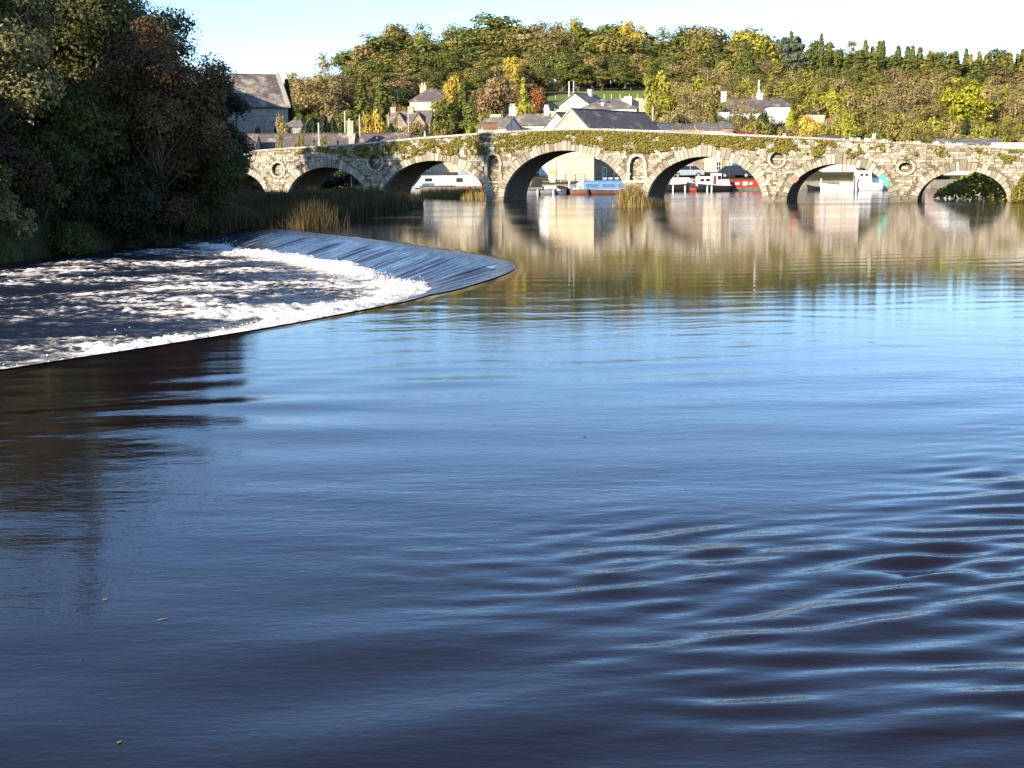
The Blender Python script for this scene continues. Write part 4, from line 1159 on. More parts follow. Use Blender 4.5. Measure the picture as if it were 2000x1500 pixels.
near_tree('ivy_bush', 4.0, 2.2, .0, 24, 18000, .11, 312, 'dark', -18.4, 79.0, 'dark bush in front of the leftmost bridge arch', 'bush', twigs=60, stems=3)
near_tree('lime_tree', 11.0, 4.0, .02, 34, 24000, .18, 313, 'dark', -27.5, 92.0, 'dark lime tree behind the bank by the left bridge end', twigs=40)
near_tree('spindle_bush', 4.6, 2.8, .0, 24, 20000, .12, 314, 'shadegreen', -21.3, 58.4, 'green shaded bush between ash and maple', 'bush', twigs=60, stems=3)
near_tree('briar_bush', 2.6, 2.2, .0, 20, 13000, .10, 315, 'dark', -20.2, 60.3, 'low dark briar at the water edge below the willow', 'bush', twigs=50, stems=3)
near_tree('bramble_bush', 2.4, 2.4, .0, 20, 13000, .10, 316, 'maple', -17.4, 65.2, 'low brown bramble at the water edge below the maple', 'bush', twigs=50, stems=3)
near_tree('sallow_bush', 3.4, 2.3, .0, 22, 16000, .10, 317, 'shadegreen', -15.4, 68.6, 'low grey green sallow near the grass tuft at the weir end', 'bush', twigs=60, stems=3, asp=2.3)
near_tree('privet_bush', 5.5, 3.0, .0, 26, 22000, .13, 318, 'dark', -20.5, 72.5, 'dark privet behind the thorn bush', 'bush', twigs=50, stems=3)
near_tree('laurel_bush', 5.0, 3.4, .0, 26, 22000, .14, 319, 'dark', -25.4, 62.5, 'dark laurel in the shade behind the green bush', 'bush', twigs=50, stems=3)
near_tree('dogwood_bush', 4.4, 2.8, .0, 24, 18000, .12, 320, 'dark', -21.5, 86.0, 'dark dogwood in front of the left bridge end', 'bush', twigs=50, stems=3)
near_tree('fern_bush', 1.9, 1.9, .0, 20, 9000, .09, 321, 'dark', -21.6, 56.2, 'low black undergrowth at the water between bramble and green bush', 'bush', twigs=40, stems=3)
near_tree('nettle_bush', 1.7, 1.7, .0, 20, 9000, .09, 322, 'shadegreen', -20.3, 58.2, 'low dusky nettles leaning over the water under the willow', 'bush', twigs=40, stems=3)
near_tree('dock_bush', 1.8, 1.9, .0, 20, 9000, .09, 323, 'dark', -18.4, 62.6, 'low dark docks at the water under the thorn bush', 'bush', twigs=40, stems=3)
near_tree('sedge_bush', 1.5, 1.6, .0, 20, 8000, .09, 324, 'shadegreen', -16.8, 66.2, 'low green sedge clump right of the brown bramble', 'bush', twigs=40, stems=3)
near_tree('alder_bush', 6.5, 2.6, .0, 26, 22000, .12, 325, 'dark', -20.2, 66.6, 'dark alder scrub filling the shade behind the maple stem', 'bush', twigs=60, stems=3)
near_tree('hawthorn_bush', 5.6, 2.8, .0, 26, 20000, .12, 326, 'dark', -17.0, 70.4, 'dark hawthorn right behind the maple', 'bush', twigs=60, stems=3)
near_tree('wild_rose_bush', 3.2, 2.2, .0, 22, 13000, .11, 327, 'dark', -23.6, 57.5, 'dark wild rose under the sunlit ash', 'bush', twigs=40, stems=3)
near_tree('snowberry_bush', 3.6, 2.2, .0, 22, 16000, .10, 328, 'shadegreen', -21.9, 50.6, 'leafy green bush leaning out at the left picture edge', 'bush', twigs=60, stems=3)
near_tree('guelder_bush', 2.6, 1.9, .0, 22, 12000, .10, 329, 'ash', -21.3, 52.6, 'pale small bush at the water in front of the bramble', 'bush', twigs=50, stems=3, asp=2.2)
# trees of the same bank, nearer the camera and out of the picture to the left; they shade the bank
for i, (X, Y, H, R) in enumerate(((-31,50,12,5.5),(-37,58,13,6.5),(-33,41,11,5),(-44,50,15,7),(-40,68,13.5,6.5),(-50,62,17,8),(-34,74,16,6),(-46,80,18,7),(-33,97,17.5,4),(-29,82.5,21.5,2.3),(-39,90,19,5),(-30,63,12,5))):
    H0, R0, tr, me = PROTO['oak'][i % 4]
    e = empty('bank_tree', (X, Y, gz(X, Y)-.1), i*1.3, 'tall bank tree standing left of the sunlit ash', 'tree', 'bank trees left of the ash')
    e.scale = (R/R0, R/R0, H/H0)
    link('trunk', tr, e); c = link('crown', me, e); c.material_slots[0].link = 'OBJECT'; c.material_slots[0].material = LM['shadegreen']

# ------------------------------------------------------------------ reeds and grasses
def blades(pts, hts, width, r, lean=.25, segs=3):
    n = len(pts); az = r.uniform(0, 6.28, n); ln = np.abs(r.normal(0, lean, n))*hts
    wdir = r.uniform(-.7, .7, n)
    V = []; 
    for k in range(segs+1):
        s = k/segs; off = ln*s*s
        c = pts + np.stack([np.cos(az)*off, np.sin(az)*off, hts*s*(1-.12*s*(ln/np.maximum(hts,.1)))], 1)
        w = width*(1-s*.85)
        side = np.stack([np.cos(wdir), np.sin(wdir), np.zeros(n)], 1)*np.broadcast_to(w, (n,))[:,None]*.5
        V.append(c-side); V.append(c+side)
    V = np.stack(V, 1).reshape(-1, 3); m = 2*(segs+1)
    q = np.array([(2*k, 2*k+1, 2*k+3, 2*k+2) for k in range(segs)])
    Fc = (q[None]+m*np.arange(n)[:,None,None]).reshape(-1, 4)
    return V, Fc, np.repeat(r.random(n), m)
REED = mat_tint('reed', [(0,(.035,.025,.012)),(.5,(.075,.056,.024)),(1,(.135,.105,.042))], namp=0, bmp=0, transl=.15)
REEDG = mat_tint('green reed', [(0,(.035,.032,.014)),(.5,(.068,.060,.024)),(1,(.13,.105,.04))], namp=0, bmp=0, transl=.15)
GOLDG = mat_tint('golden grass', [(0,(.16,.10,.03)),(.5,(.30,.21,.07)),(1,(.42,.33,.13))], namp=0, bmp=0, transl=.15)
r = np.random.default_rng(91)
def region_pts(poly, n):
    poly = np.array(poly, float); lo = poly.min(0); hi = poly.max(0); out = []
    while len(out) < n:
        p = lo+(hi-lo)*r.random((n*3,2)); k = sdf_poly(p[:,0], p[:,1], poly) < 0; out += list(p[k])
    return np.array(out[:n])
P2 = region_pts([(-11.0,69.5),(-9.2,78),(-6.6,96),(-6.9,103),(-12,108),(-24,116),(-21,100),(-17,82),(-13.5,70)], 15000)
g = np.clip(ground(P2[:,0], P2[:,1]), -.1, .15)
hts = .95+.5*r.random(len(P2))+.35*np.clip(noise2(P2[:,0]*.6, P2[:,1]*.6, 92, 2), -1, 1); hts = hts*(.62+.38*sstep(72, 86, P2[:,1]))
V, Fc, T = blades(np.stack([P2[:,0], P2[:,1], g], 1), hts, .055, r, .2)
tag(link('reed_bed', np_mesh('reed_bed', V, Fc, REEDG, tint=T)), 'dark shaded reed bed in front of the left bridge arches', 'reeds', kind='stuff')
def tuft(name, px, py, z, rad, n, h, mat, label, width=.05, lean=.35, rady=None):
    c = at_z(px, py, z); q = r.normal(0, 1, (n,2))*np.array([rad, rady or rad*.5])*.5
    V, Fc, T = blades(np.stack([q[:,0], q[:,1], np.full(n, -.1)], 1), h*r.uniform(.5, 1.1, n)*np.exp(-.35*(np.abs(q[:,0])/rad)**2), width, r, lean)
    o = link(name, np_mesh(name, V, Fc, mat, tint=T)); o.location = c
    return tag(o, label, 'grass')
tuft('reed_tuft', 612, 443, .05, 1.3, 420, 1.5, REED, 'brown dry reed clump at the head of the weir', .03, .5)
tuft('reed_tuft', 540, 441, .05, 2.2, 800, 1.2, REED, 'low brown sedge left of the dry reed clump', .04, .5)['kind'] = 'stuff'
tuft('reed_tuft', 437, 455, -.3, 1.1, 420, 1.3, REEDG, 'pale grass tuft on the bank at the weir end', .04, .4)
tuft('reed_tuft', 790, 404, .05, 1.0, 420, 1.1, GOLDG, 'small orange reed clump at the left arch pier', .05, .2)
tuft('grass_tuft', 1235, 403, .05, 0.9, 1200, 1.75, GOLDG, 'tall golden grass tuft at the foot of the bridge pier', .05, .35, .5)
tuft('grass_tuft', 1275, 397, .05, .9, 380, .6, REED, 'low dark grass at the pier beside the golden tuft', .05, .6, .5)
P2 = region_pts([tuple(at_z(x, y, .0).xy) for x, y in ((822,386),(945,391),(946,383),(822,379))], 2600)
V, Fc, T = blades(np.stack([P2[:,0], P2[:,1], np.zeros(len(P2))-.05], 1), .55+.6*r.random(len(P2)), .06, r, .15)
tag(link('sedge_bed', np_mesh('sedge_bed', V, Fc, GOLDG, tint=T)), 'golden sedge in the water in front of the moored white cruiser', 'reeds', kind='stuff')
mudV = [tuple(at_z(x, y, .0).xy)+(.03,) for x, y in ((815,388),(950,392),(952,384),(815,380))]
# bank grass along the left lower pool
t_ = r.random(1500); bx = np.interp(t_, np.linspace(0,1,8), [-11.6,-13.5,-16,-19,-20.6,-21.2,-23.5,-26]); by = np.interp(t_, np.linspace(0,1,8), [69,68,67.5,62.5,58,52,38,24])
off = np.abs(r.normal(0, 1.2, len(bx)))-.4
bx = bx-off*.8; by = by+off*.5
V, Fc, T = blades(np.stack([bx, by, np.maximum(ground(bx, by), LOW)-.05], 1), .35+.6*r.random(len(bx)), .045, r, .5)
tag(link('bank_grass', np_mesh('bank_grass', V, Fc, REEDG, tint=T)), 'rough grass along the shaded left bank', 'grass', kind='stuff')
# green bank and hedge seen through the right arch
P2 = region_pts([tuple(at_z(x, y, .0).xy) for x, y in ((1822,388),(1970,394),(2080,392),(2080,377),(1900,379))], 5200)
zt = np.interp(P2[:,0]/P2[:,1], [at_z(1815,388,0).x/at_z(1815,388,0).y, at_z(1960,388,0).x/at_z(1960,388,0).y], [.3, 3.4])
z = zt*r.random(len(P2))**.6
V, Fc, T = leaf_quads(np.stack([P2[:,0], P2[:,1], z], 1), r.normal(0,.6,(len(P2),3))+np.array([-.3,-.5,.8]), .26, r, 1.6)
tag(link('bank_hedge', np_mesh('bank_hedge', V, Fc, LM['ygreen'], tint=T)), 'grassy green hedge seen through the rightmost arch', 'hedge', kind='stuff')
# ------------------------------------------------------------------ buildings
def set_uv(me):
    uv = me.uv_layers.new(name='UVMap'); d = uv.data; vs = me.vertices
    for p in me.polygons:
        n = p.normal
        u = Vector((0,0,1)).cross(n)
        if u.length < .05: u = Vector((1,0,0))
        u.normalize(); v = n.cross(u)
        for li in p.loop_indices:
            c = vs[me.loops[li].vertex_index].co; d[li].uv = (c.dot(u), c.dot(v))
def uvbuild(mb, name, mat, parent, smooth=False):
    o = mb.build(name, mat, parent, smooth); set_uv(o.data); return o

def window(parent, side, L, W, u, z, w, h, frame=FRAMEW, pane=GLASS, bars=(1,1), sill=True, t=.07, name='window'):
    """window on a wall of a house; side f/b/l/r; u measured along the wall from its middle"""
    if side == 'f': o = Vector((u, -W/2, z)); ax = Vector((1,0,0)); n = Vector((0,-1,0))
    elif side == 'b': o = Vector((-u, W/2, z)); ax = Vector((-1,0,0)); n = Vector((0,1,0))
    elif side == 'l': o = Vector((-L/2, -u, z)); ax = Vector((0,-1,0)); n = Vector((-1,0,0))
    else: o = Vector((L/2, u, z)); ax = Vector((0,1,0)); n = Vector((1,0,0))
    def slab(mb, a0, a1, z0, z1, d0, d1):
        P = [o+ax*a+n*d+Vector((0,0,zz)) for zz in (z0,z1) for (a,d) in ((a0,d0),(a0,d1),(a1,d1),(a1,d0))]
        mb.hexa(P[:4], P[4:])
    fr = MB()
    slab(fr, -w/2, -w/2+t, 0, h, .005, .09); slab(fr, w/2-t, w/2, 0, h, .005, .09)
    slab(fr, -w/2+t, w/2-t, 0, t, .006, .088); slab(fr, -w/2+t, w/2-t, h-t, h, .006, .088)
    for k in range(bars[0]): 
        c = -w/2+w*(k+1)/(bars[0]+1); slab(fr, c-t*.35, c+t*.35, t, h-t, .02, .075)
    for k in range(bars[1]):
        c = h*(k+1)/(bars[1]+1); slab(fr, -w/2+t, w/2-t, c-t*.35, c+t*.35, .022, .072)
    f = fr.build(name, frame, parent)
    pm = MB(); slab(pm, -w/2+t*.6, w/2-t*.6, t*.6, h-t*.6, .004, .03); pm.build('pane', pane, f)
    if sill:
        sm = MB(); slab(sm, -w/2-.06, w/2+.06, -.09, -.005, .004, .15); sm.build('sill', frame, f)
    return f

def house(name, label, X, Y, z, rot, L, W, H, RH, wall, roof, hip=0.0, over=.22, cat='house', group=None, below=3.0, verge=None):
    """ridge along local x; local -y is the front. H eaves height, RH roof rise. rot in degrees"""
    e = empty(name, (X, Y, z), math.radians(rot), label, cat, group)
    mb = MB()
    x0, x1, y0, y1 = -L/2, L/2, -W/2, W/2
    if hip > 0:
        mb.box(x0, x1, y0, y1, -below, H)
    else:
        V = [(x0,y0,-below),(x1,y0,-below),(x1,y1,-below),(x0,y1,-below),(x0,y0,H),(x1,y0,H),(x1,y1,H),(x0,y1,H),(x0,0,H+RH-.05),(x1,0,H+RH-.05)]
        mb.add(V, [(0,1,5,4),(2,3,7,6),(3,0,4,8,7),(1,2,6,9,5),(4,5,9,8),(6,7,8,9)])
    uvbuild(mb, 'wall', wall, e)
    rb = MB(); t = .12; s = RH/(W/2); ev = H-over*s
    h = hip*W/2
    xo = over if hip > 0 else (verge if verge is not None else .12)
    a, b = x0-xo, x1+xo; yo = W/2+over
    A = [(a,-yo,ev),(b,-yo,ev),(b,yo,ev),(a,yo,ev)]
    ra, rb_ = (a+ (h+over if hip else 0), 0, H+RH), (b-(h+over if hip else 0), 0, H+RH)
    if hip > 0:
        V = A+[ra, rb_]; n = len(V)
        V2 = [(x,y,zz+t) for x,y,zz in V]
        Fs = [(0,1,5,4),(2,3,4,5),(3,0,4),(1,2,5)]
        rb.add(V+V2, [f[::-1] for f in Fs]+[tuple(i+n for i in f) for f in Fs]+[(0,1,1+n,n),(1,2,2+n,1+n),(2,3,3+n,2+n),(3,0,n,3+n)])
    else:
        for P in ([A[0], A[1], rb_, ra], [A[2], A[3], ra, rb_]):
            rb.hexa(P, [(x,y,zz+t) for x,y,zz in P])
    r = uvbuild(rb, 'roof', roof, e)
    rg = MB(); rg.tube((ra[0],0,H+RH+t), (rb_[0],0,H+RH+t), .09, n=6); rg.build('ridge_tiles', MATS['grey slate'] if roof is not SLATEB else SLATEB, r)
    return e
def chimney(e, x, y, z0, z1, w, d, mat, pots=2, potmat=None, poth=.5):
    mb = MB(); mb.box(x-w/2, x+w/2, y-d/2, y+d/2, z0, z1-.18); mb.box(x-w/2-.06, x+w/2+.06, y-d/2-.06, y+d/2+.06, z1-.18, z1)
    c = mb.build('chimney', mat, e)
    for k in range(pots):
        p = MB(); xx = x+(k-(pots-1)/2)*w*.8/max(1,pots)
        p.tube((xx,y,z1), (xx,y,z1+poth), .11, .09, 8); p.build('chimney_pot', potmat or PINKR, c)
    return c

# stone warehouse whose gable stands behind the middle arch
gx = at_y(1115, 350, 150).x
wr = 90-36                           # ridge runs back to the right
WH = house('stone_warehouse', 'big rubble stone warehouse with purple slate roof behind the middle arch', 0, 0, 0, 0, 17, 6.4, 6.3, 3.05, WSTONE2, SLATE, hip=0, over=.12, cat='warehouse', below=1)
a_ = math.radians(wr); rd = Vector((math.cos(a_), math.sin(a_), 0)); 
ap = at_y(1115, 214, 152)
WH.location = Vector((ap.x, ap.y, 0)) + rd*8.5; WH.location.z = ap.z-9.35; WH.rotation_euler.z = a_
# paler rubble skin paints sunlight onto this gable end; other walls stay brown
mb = MB(); n_ = -8.5
V = [(n_-.03,3.2,-1),(n_-.03,-3.2,-1),(n_-.03,-3.2,6.3),(n_-.03,0,9.28),(n_-.03,3.2,6.3)]
V2 = [(x+.02,y,z) for x,y,z in V]
mb.add(V+V2, [(0,1,2,3,4)]+[(i,i+5,(i+1)%5+5,(i+1)%5) for i in range(5)])
uvbuild(mb, 'sunlit_gable_skin', WSTONE, WH)
mb = MB()
for s in (-1,1):
    mb.hexa([(n_-.16,s*3.4,6.12),(n_+.22,s*3.4,6.12),(n_+.22,0,9.30),(n_-.16,0,9.30)][::s], [(n_-.16,s*3.4,6.32),(n_+.22,s*3.4,6.32),(n_+.22,0,9.54),(n_-.16,0,9.54)][::s])
mb.build('gable_coping', COPING, WH)
for u in (-6.3,-3.9,-1.5,.9,3.3): window(WH, 'f', 17, 6.4, u, 1.2, .85, 1.5, FRAMEW, GLASS, (1,1))
for u in (-5.2,-1.5,2.2): window(WH, 'f', 17, 6.4, u, 3.9, .8, 1.1, FRAMEW, GLASS, (1,0))
lampb = MB(); lampb.box(-8.2,-7.9,-3.9,-3.2,3.7,3.8); lampb.box(-8.5,-7.6,-4.1,-3.7,3.62,3.78); lampb.build('wall_lamp', FRAMEW, WH)

# white gable just left of it
ap = at_y(1088, 220, 160); ww = house('white_house', 'small house with plain white gable left of the stone warehouse', 0,0,0,0, 9, 5.4, 5.6, 2.5, WHITE, SLATE, below=2)
ww.rotation_euler.z = a_; ww.location = Vector((ap.x, ap.y, ap.z-8.2)) + rd*4.5
# low blue slate roof to the right
q = at_y(1307, 240, 172); o = house('slate_shed', 'long low shed with blue grey slate roof right of the warehouse', q.x, 174, q.z-4.3, -4, 5.4, 5, 2.5, 1.7, WSTONE, SLATEB, hip=.6, over=.25, cat='shed'); window(o,'f',5.4,5,0,.8,.9,1)
# red brown wall coping behind the parapet
q0 = at_y(1280, 254, 158); q1 = at_y(1375, 257, 158)
mb = MB(); mb.box(0, (q1-q0).length, -.15, .15, -6, 0)
o = mb.build('yard_wall', WSTONE2, None); set_uv(o.data); o.location = q0; o.rotation_euler.z = math.atan2(q1.y-q0.y, q1.x-q0.x); tag(o, 'brown yard wall in front of the blue grey slate shed', 'wall')

# white gabled farmhouse below the pasture
q = at_y(1098, 215, 238)
fh = house('farmhouse', 'white gabled farmhouse with dark verge below the green pasture', 0,0,0,0, 9.5, 8.6, 3.0, 2.9, WHITE, SLATEG, over=.3, below=3, verge=.35)
fa_ = math.radians(62); ap = at_y(1122, 181, 236)
fh.rotation_euler.z = fa_+math.pi; fh.location = Vector((ap.x, ap.y, ap.z-6.05)) + Vector((math.cos(fa_), math.sin(fa_), 0))*4.75
window(fh, 'r', 9.5, 8.6, .9, .4, 1.1, 1.6, GREYH, GLASS, (2,0)); window(fh, 'r', 9.5, 8.6, 3.1, 1.2, .6, .8, GREYH, GLASS, (0,0), False)
window(fh, 'b', 9.5, 8.6, 1.2, .6, 1.2, 1.2); window(fh, 'b', 9.5, 8.6, -2.2, .1, 1.0, 2.0, GREYH, GLASS, (0,0), False, name='door')
chimney(fh, -1.5, .3, 5.2, 6.9, .9, .7, WHITE, 0)
for k in (0,1):
    mb = MB(); mb.tube((3.2,-.9-.9*k,4.5),(3.2,-.9-.9*k,8.2),.09,.08,8); mb.build('flue_pipe', FRAMEW, fh)
ext = MB(); ext.hexa([(1.2,-7.6,-3),(4.74,-7.6,-3),(4.74,-4.32,-3),(1.2,-4.32,-3)], [(1.2,-7.6,1.5),(4.74,-7.6,1.5),(4.74,-4.32,2.6),(1.2,-4.32,2.6)])
# hip roofed bungalow
q = at_y(1192, 213, 205)
bg_ = house('bungalow', 'low white bungalow with hipped grey roof behind the warehouse', q.x, 207, q.z-2.3, -6, 8.6, 6.5, 2.4, 1.35, WHITE, SLATEG, hip=.9, over=.3)
window(bg_, 'f', 8.6, 6.5, 2.0, .95, .95, .9, FRAMEW, GLASS, (0,0)); window(bg_, 'f', 8.6, 6.5, -1.0, .95, 1.1, .9)
chimney(bg_, -1.0, -2.2, 2.6, 3.3, .4, .4, FRAMEW, 0)
for k in (0,1):
    mb = MB(); mb.hexa([(-1.6+1.2*k,-1.3,3.32),(-1.1+1.2*k,-1.3,3.32),(-1.1+1.2*k,-.9,3.5),(-1.6+1.2*k,-.9,3.5)],[(-1.6+1.2*k,-1.35,3.42),(-1.1+1.2*k,-1.35,3.42),(-1.1+1.2*k,-.95,3.6),(-1.6+1.2*k,-.95,3.6)]); mb.build('roof_window', GLASS, bg_)
# terrace walls and container at the pasture corner
q = at_y(1246, 225, 232)
mb = MB(); mb.box(-3.0,2.0,-.25,.25,-2,2.9); o = mb.build('terrace_wall', WSTONE, None); set_uv(o.data); o.location = q; tag(o, 'pale block terrace wall below the orange container', 'wall')
mb = MB(); mb.box(-.6,.6,-.9,.9,-2,3.2); o = mb.build('pump_house', WHITE, None); o.location = at_y(1226, 225, 231); tag(o, 'small plain white block beside the terrace wall', 'building')
ct = empty('container', at_y(1258, 200, 236), 0, 'orange brown site container on the terrace wall', 'container')
mb = MB(); mb.box(-1.0,1.0,-.8,.8,-.7,.75); mb.build('body', RUSTY, ct)
for k in range(6): mb = MB(); mb.box(-.95+k*.36,-.85+k*.36,-.84,-.8,-.6,.65); mb.build('rib', RUSTY, ct)
# field fence posts
for k, px in enumerate((1085,1110,1180,1194,1211,1229,1245,1259)):
    p = at_y(px, 201, 258); mb = MB(); mb.tube((0,0,-1),(0,0,.9),.07,.06,6); o = mb.build('fence_post', POLE, None); o.location = (p.x, p.y, gz(p.x, p.y)+.3)
    tag(o, '%s pale fence post from the left across the green pasture' % ('first','second','third','fourth','fifth','sixth','seventh','eighth')[k], 'post', 'fence posts across the pasture')

# white hillside house on the right
q = at_y(1462, 228, 228)
hh = house('hillside_house', 'long white hillside house with brown roof and tall white chimney', q.x, 230, q.z-1.6, 4, 11.2, 6.2, 2.5, 2.2, WHITE, SLATE, hip=.75, over=.35)
for u in (-4.3,-2.2,.2,3.6): window(hh, 'f', 11.2, 6.2, u, .7, 1.1, 1.1, WOODB, GLASS, (1,0))
chimney(hh, -4.1, .2, 3.4, 6.0, .75, .8, WHITE, 0)
c = chimney(hh, 2.3, .1, 4.2, 5.7, .9, .8, WHITE, 1, WHITE, .6)
mb = MB(); mb.tube((2.1,.1,5.7),(2.1,.1,8.0),.13,.12,8); mb.build('flue_pipe', FRAMEW, hh)
an = MB(); an.hexa([(-8.2,-2.6,-3),(-5.6,-2.6,-3),(-5.6,2,-3),(-8.2,2,-3)],[(-8.2,-2.6,2.6),(-5.6,-2.6,2.6),(-5.6,2,2.6),(-8.2,2,2.6)]); 
q = at_y(1522, 222, 224)
an = house('annexe', 'white annexe with small dark roof right of the hillside house', q.x, 226, q.z-2.2, 4, 3.4, 4, 3.6, 1.2, WHITE, SLATE, hip=.5, over=.3)
window(an,'f',3.4,4,.2,1.6,.8,.9,WOODB,GLASS,(0,0))
for (xa, ya, xb, yb, Yq, h, lab) in ((1512,226,1540,224,219,1.3,'white garden wall in front of the annexe'),(1573,232,1610,231,214,1.0,'pale stone garden wall on the grassy slope'),(1402,226,1424,227,222,.9,'low white terrace wall left of the hillside house')):
    q0 = at_y(xa, ya, Yq); q1 = at_y(xb, yb, Yq); mb = MB(); mb.box(0,(q1-q0).length,-.2,.2,-2,h*.6); o = mb.build('garden_wall', WHITE if 'white' in lab else WSTONE, None)
    set_uv(o.data); o.location = q0; o.rotation_euler.z = math.atan2(q1.y-q0.y, q1.x-q0.x); tag(o, lab, 'wall')

# two storey stone house
q = at_y(836, 240, 226)
ts = house('stone_house', 'two storey cream stone house with hipped slate roof and chimney', q.x+.6, 228.5, q.z-.6, -8, 6.6, 6.0, 4.3, 2.0, CREAM, SLATE, hip=.8, over=.22)
for u in (-1.15, 1.35): window(ts, 'f', 6.6, 6, u, 2.35, .72, 1.35, FRAMEW, mat_plain('pale blind', (.6,.58,.52), .6, .3, .05, 2), (0,1))
window(ts, 'f', 6.6, 6, -1.15, .0, .72, 1.3, FRAMEW, MATS['pale blind'], (0,1)); window(ts, 'f', 6.6, 6, 1.35, -.1, 1.5, 1.6, FRAMEW, GLASS, (2,0))
chimney(ts, -1.5, .2, 5.0, 7.1, 1.15, .8, WSTONE, 2)
mb = MB(); mb.box(-3.32,3.32,-3.12,-3.0,4.0,4.26); mb.build('eaves_band', PINKR, ts)

# twin gabled cottage
q = at_y(806, 262, 197)
tc = house('gabled_cottage', 'stone cottage with twin pointed gables below the two storey house', q.x-.2, 199.4, q.z-2.2, -6, 6.2, 4.2, 4.0, 1.6, WSTONE2, SLATEG, over=.2)
for s, x in ((1,-1.55),(2,1.35)):
    mb = MB(); V = [(x-1.15,-2.5,-3),(x+1.15,-2.5,-3),(x+1.15,-2.5,3.5),(x,-2.5,5.3),(x-1.15,-2.5,3.5)]; V2 = [(a,b+2.4,c) for a,b,c in V]
    mb.add(V+V2, [(0,1,2,3,4)]+[(i,i+5,(i+1)%5+5,(i+1)%5) for i in range(5)]); g = uvbuild(mb, 'gable', WSTONE2, tc)
    mb = MB()
    for sg in (-1,1):
        P = [(x,-2.62,5.34),(x+sg*1.32,-2.62,3.25),(x+sg*1.32,-.1,3.25),(x,-.1,5.34)]
        mb.hexa(P if sg > 0 else P[::-1], [(a,b,c+.14) for a,b,c in (P if sg > 0 else P[::-1])])
    mb.build('gable_roof', SLATEG, g)
    mb = MB(); mb.box(x-.42,x+.42,-2.58,-2.5,2.2,3.2); f = mb.build('window', FRAMEW, tc); mb = MB(); mb.box(x-.34,x-.03,-2.6,-2.58,2.28,3.12); mb.box(x+.03,x+.34,-2.6,-2.58,2.28,3.12); mb.build('pane', GLASS, f)
chimney(tc, -.1, -.2, 4.8, 6.4, .8, .7, WSTONE, 1); chimney(tc, -2.9, .1, 4.8, 6.3, .8, .7, WSTONE, 0)

# row of cottages behind the bridge
q = at_y(1025, 252, 176)
ck = house('cottage', 'grey roofed cottage with two stone chimneys behind the bridge parapet', q.x+.6, 178, q.z-2.2, -3, 5.8, 4.4, 2.75, 1.35, PINKR, SLATEG, over=.2)
chimney(ck, -2.2, 0, 3.6, 5.2, .95, .6, PINKR, 3, poth=.45); chimney(ck, 2.4, 0, 3.5, 5.0, .7, .6, PINKR, 3, poth=.45)
window(ck, 'f', 5.8, 4.4, -1.6, 1.5, .5, .5, FRAMEW, GLASS, (0,0)); window(ck, 'f', 5.8, 4.4, 1.6, 1.4, .7, .7, FRAMEW, GLASS, (0,0))
q = at_y(975, 252, 172)
ck2 = house('cottage', 'small stone cottage left of the two chimneyed cottage', q.x, 174, q.z-2.0, -32, 4.4, 3.6, 2.2, 1.2, PINKR, SLATEG, over=.2)
window(ck2, 'f', 4.4, 3.6, .4, 1.1, .6, .6, FRAMEW, GLASS, (0,0))
q = at_y(955, 256, 168)
sh = house('outhouse', 'little stone outhouse with rusty roof by the cypress clump', q.x, 169, q.z-2.2, 10, 1.8, 2.2, 2.5, .6, WSTONE, RUSTY, over=.1, cat='outhouse'); window(sh,'f',1.8,2.2,0,1.0,.4,.5,FRAMEW,GLASS,(0,0))
q = at_y(968, 236, 182); mb = MB(); mb.box(-.75,.75,-.4,.4,-4,.9); o = mb.build('gable_stub', WSTONE, None); set_uv(o.data); o.location = q; tag(o, 'ruined stone gable stub between the cottages', 'wall')

# long low slate roofs at the left end of the bridge
def lowroof(name, label, xa, ya, xb, yb, Yq, W=5.5, rh=2.1, mat=SLATE, rot=None):
    q0 = at_y(xa, ya, Yq); q1 = at_y(xb, yb, Yq+ (rot or 0)); m_ = (q0+q1)/2; L = (q1-q0).length
    ang = math.degrees(math.atan2(q1.y-q0.y, q1.x-q0.x))
    return house(name, label, m_.x, m_.y, m_.z-rh-3.0, ang, L, W, 3.0, rh, WSTONE, mat, over=.2), L
lr, L_ = lowroof('low_house', 'long low house with purple slate roof behind the bridge left of the white coping', 505, 265, 690, 262, 146)
window(lr,'f',L_,5.5,-3,1,.9,1.1); chimney(lr, L_/2-.3, 0, 4.2, 6.6, .7, .9, WSTONE, 0)
mb = MB()
for sg in (1,):
    P = [(L_/2-.2,-2.95,2.85),(L_/2+.28,-2.95,2.85),(L_/2+.28,0,5.15),(L_/2-.2,0,5.15)]; mb.hexa(P, [(a,b,c+.28) for a,b,c in P])
mb.build('gable_coping', COPING, lr)
lr2, L2 = lowroof('low_house', 'low slate roofed house right of the pale gable coping', 706, 263, 800, 262, 150, rh=1.7); window(lr2,'f',L2,5.5,0,1,.9,1.1)
lr3, L3 = lowroof('low_house', 'low house with slate gable at the left end of the bridge', 440, 268, 503, 262, 143, rh=2.0); window(lr3,'f',L3,5.5,0,1,.9,1.1)

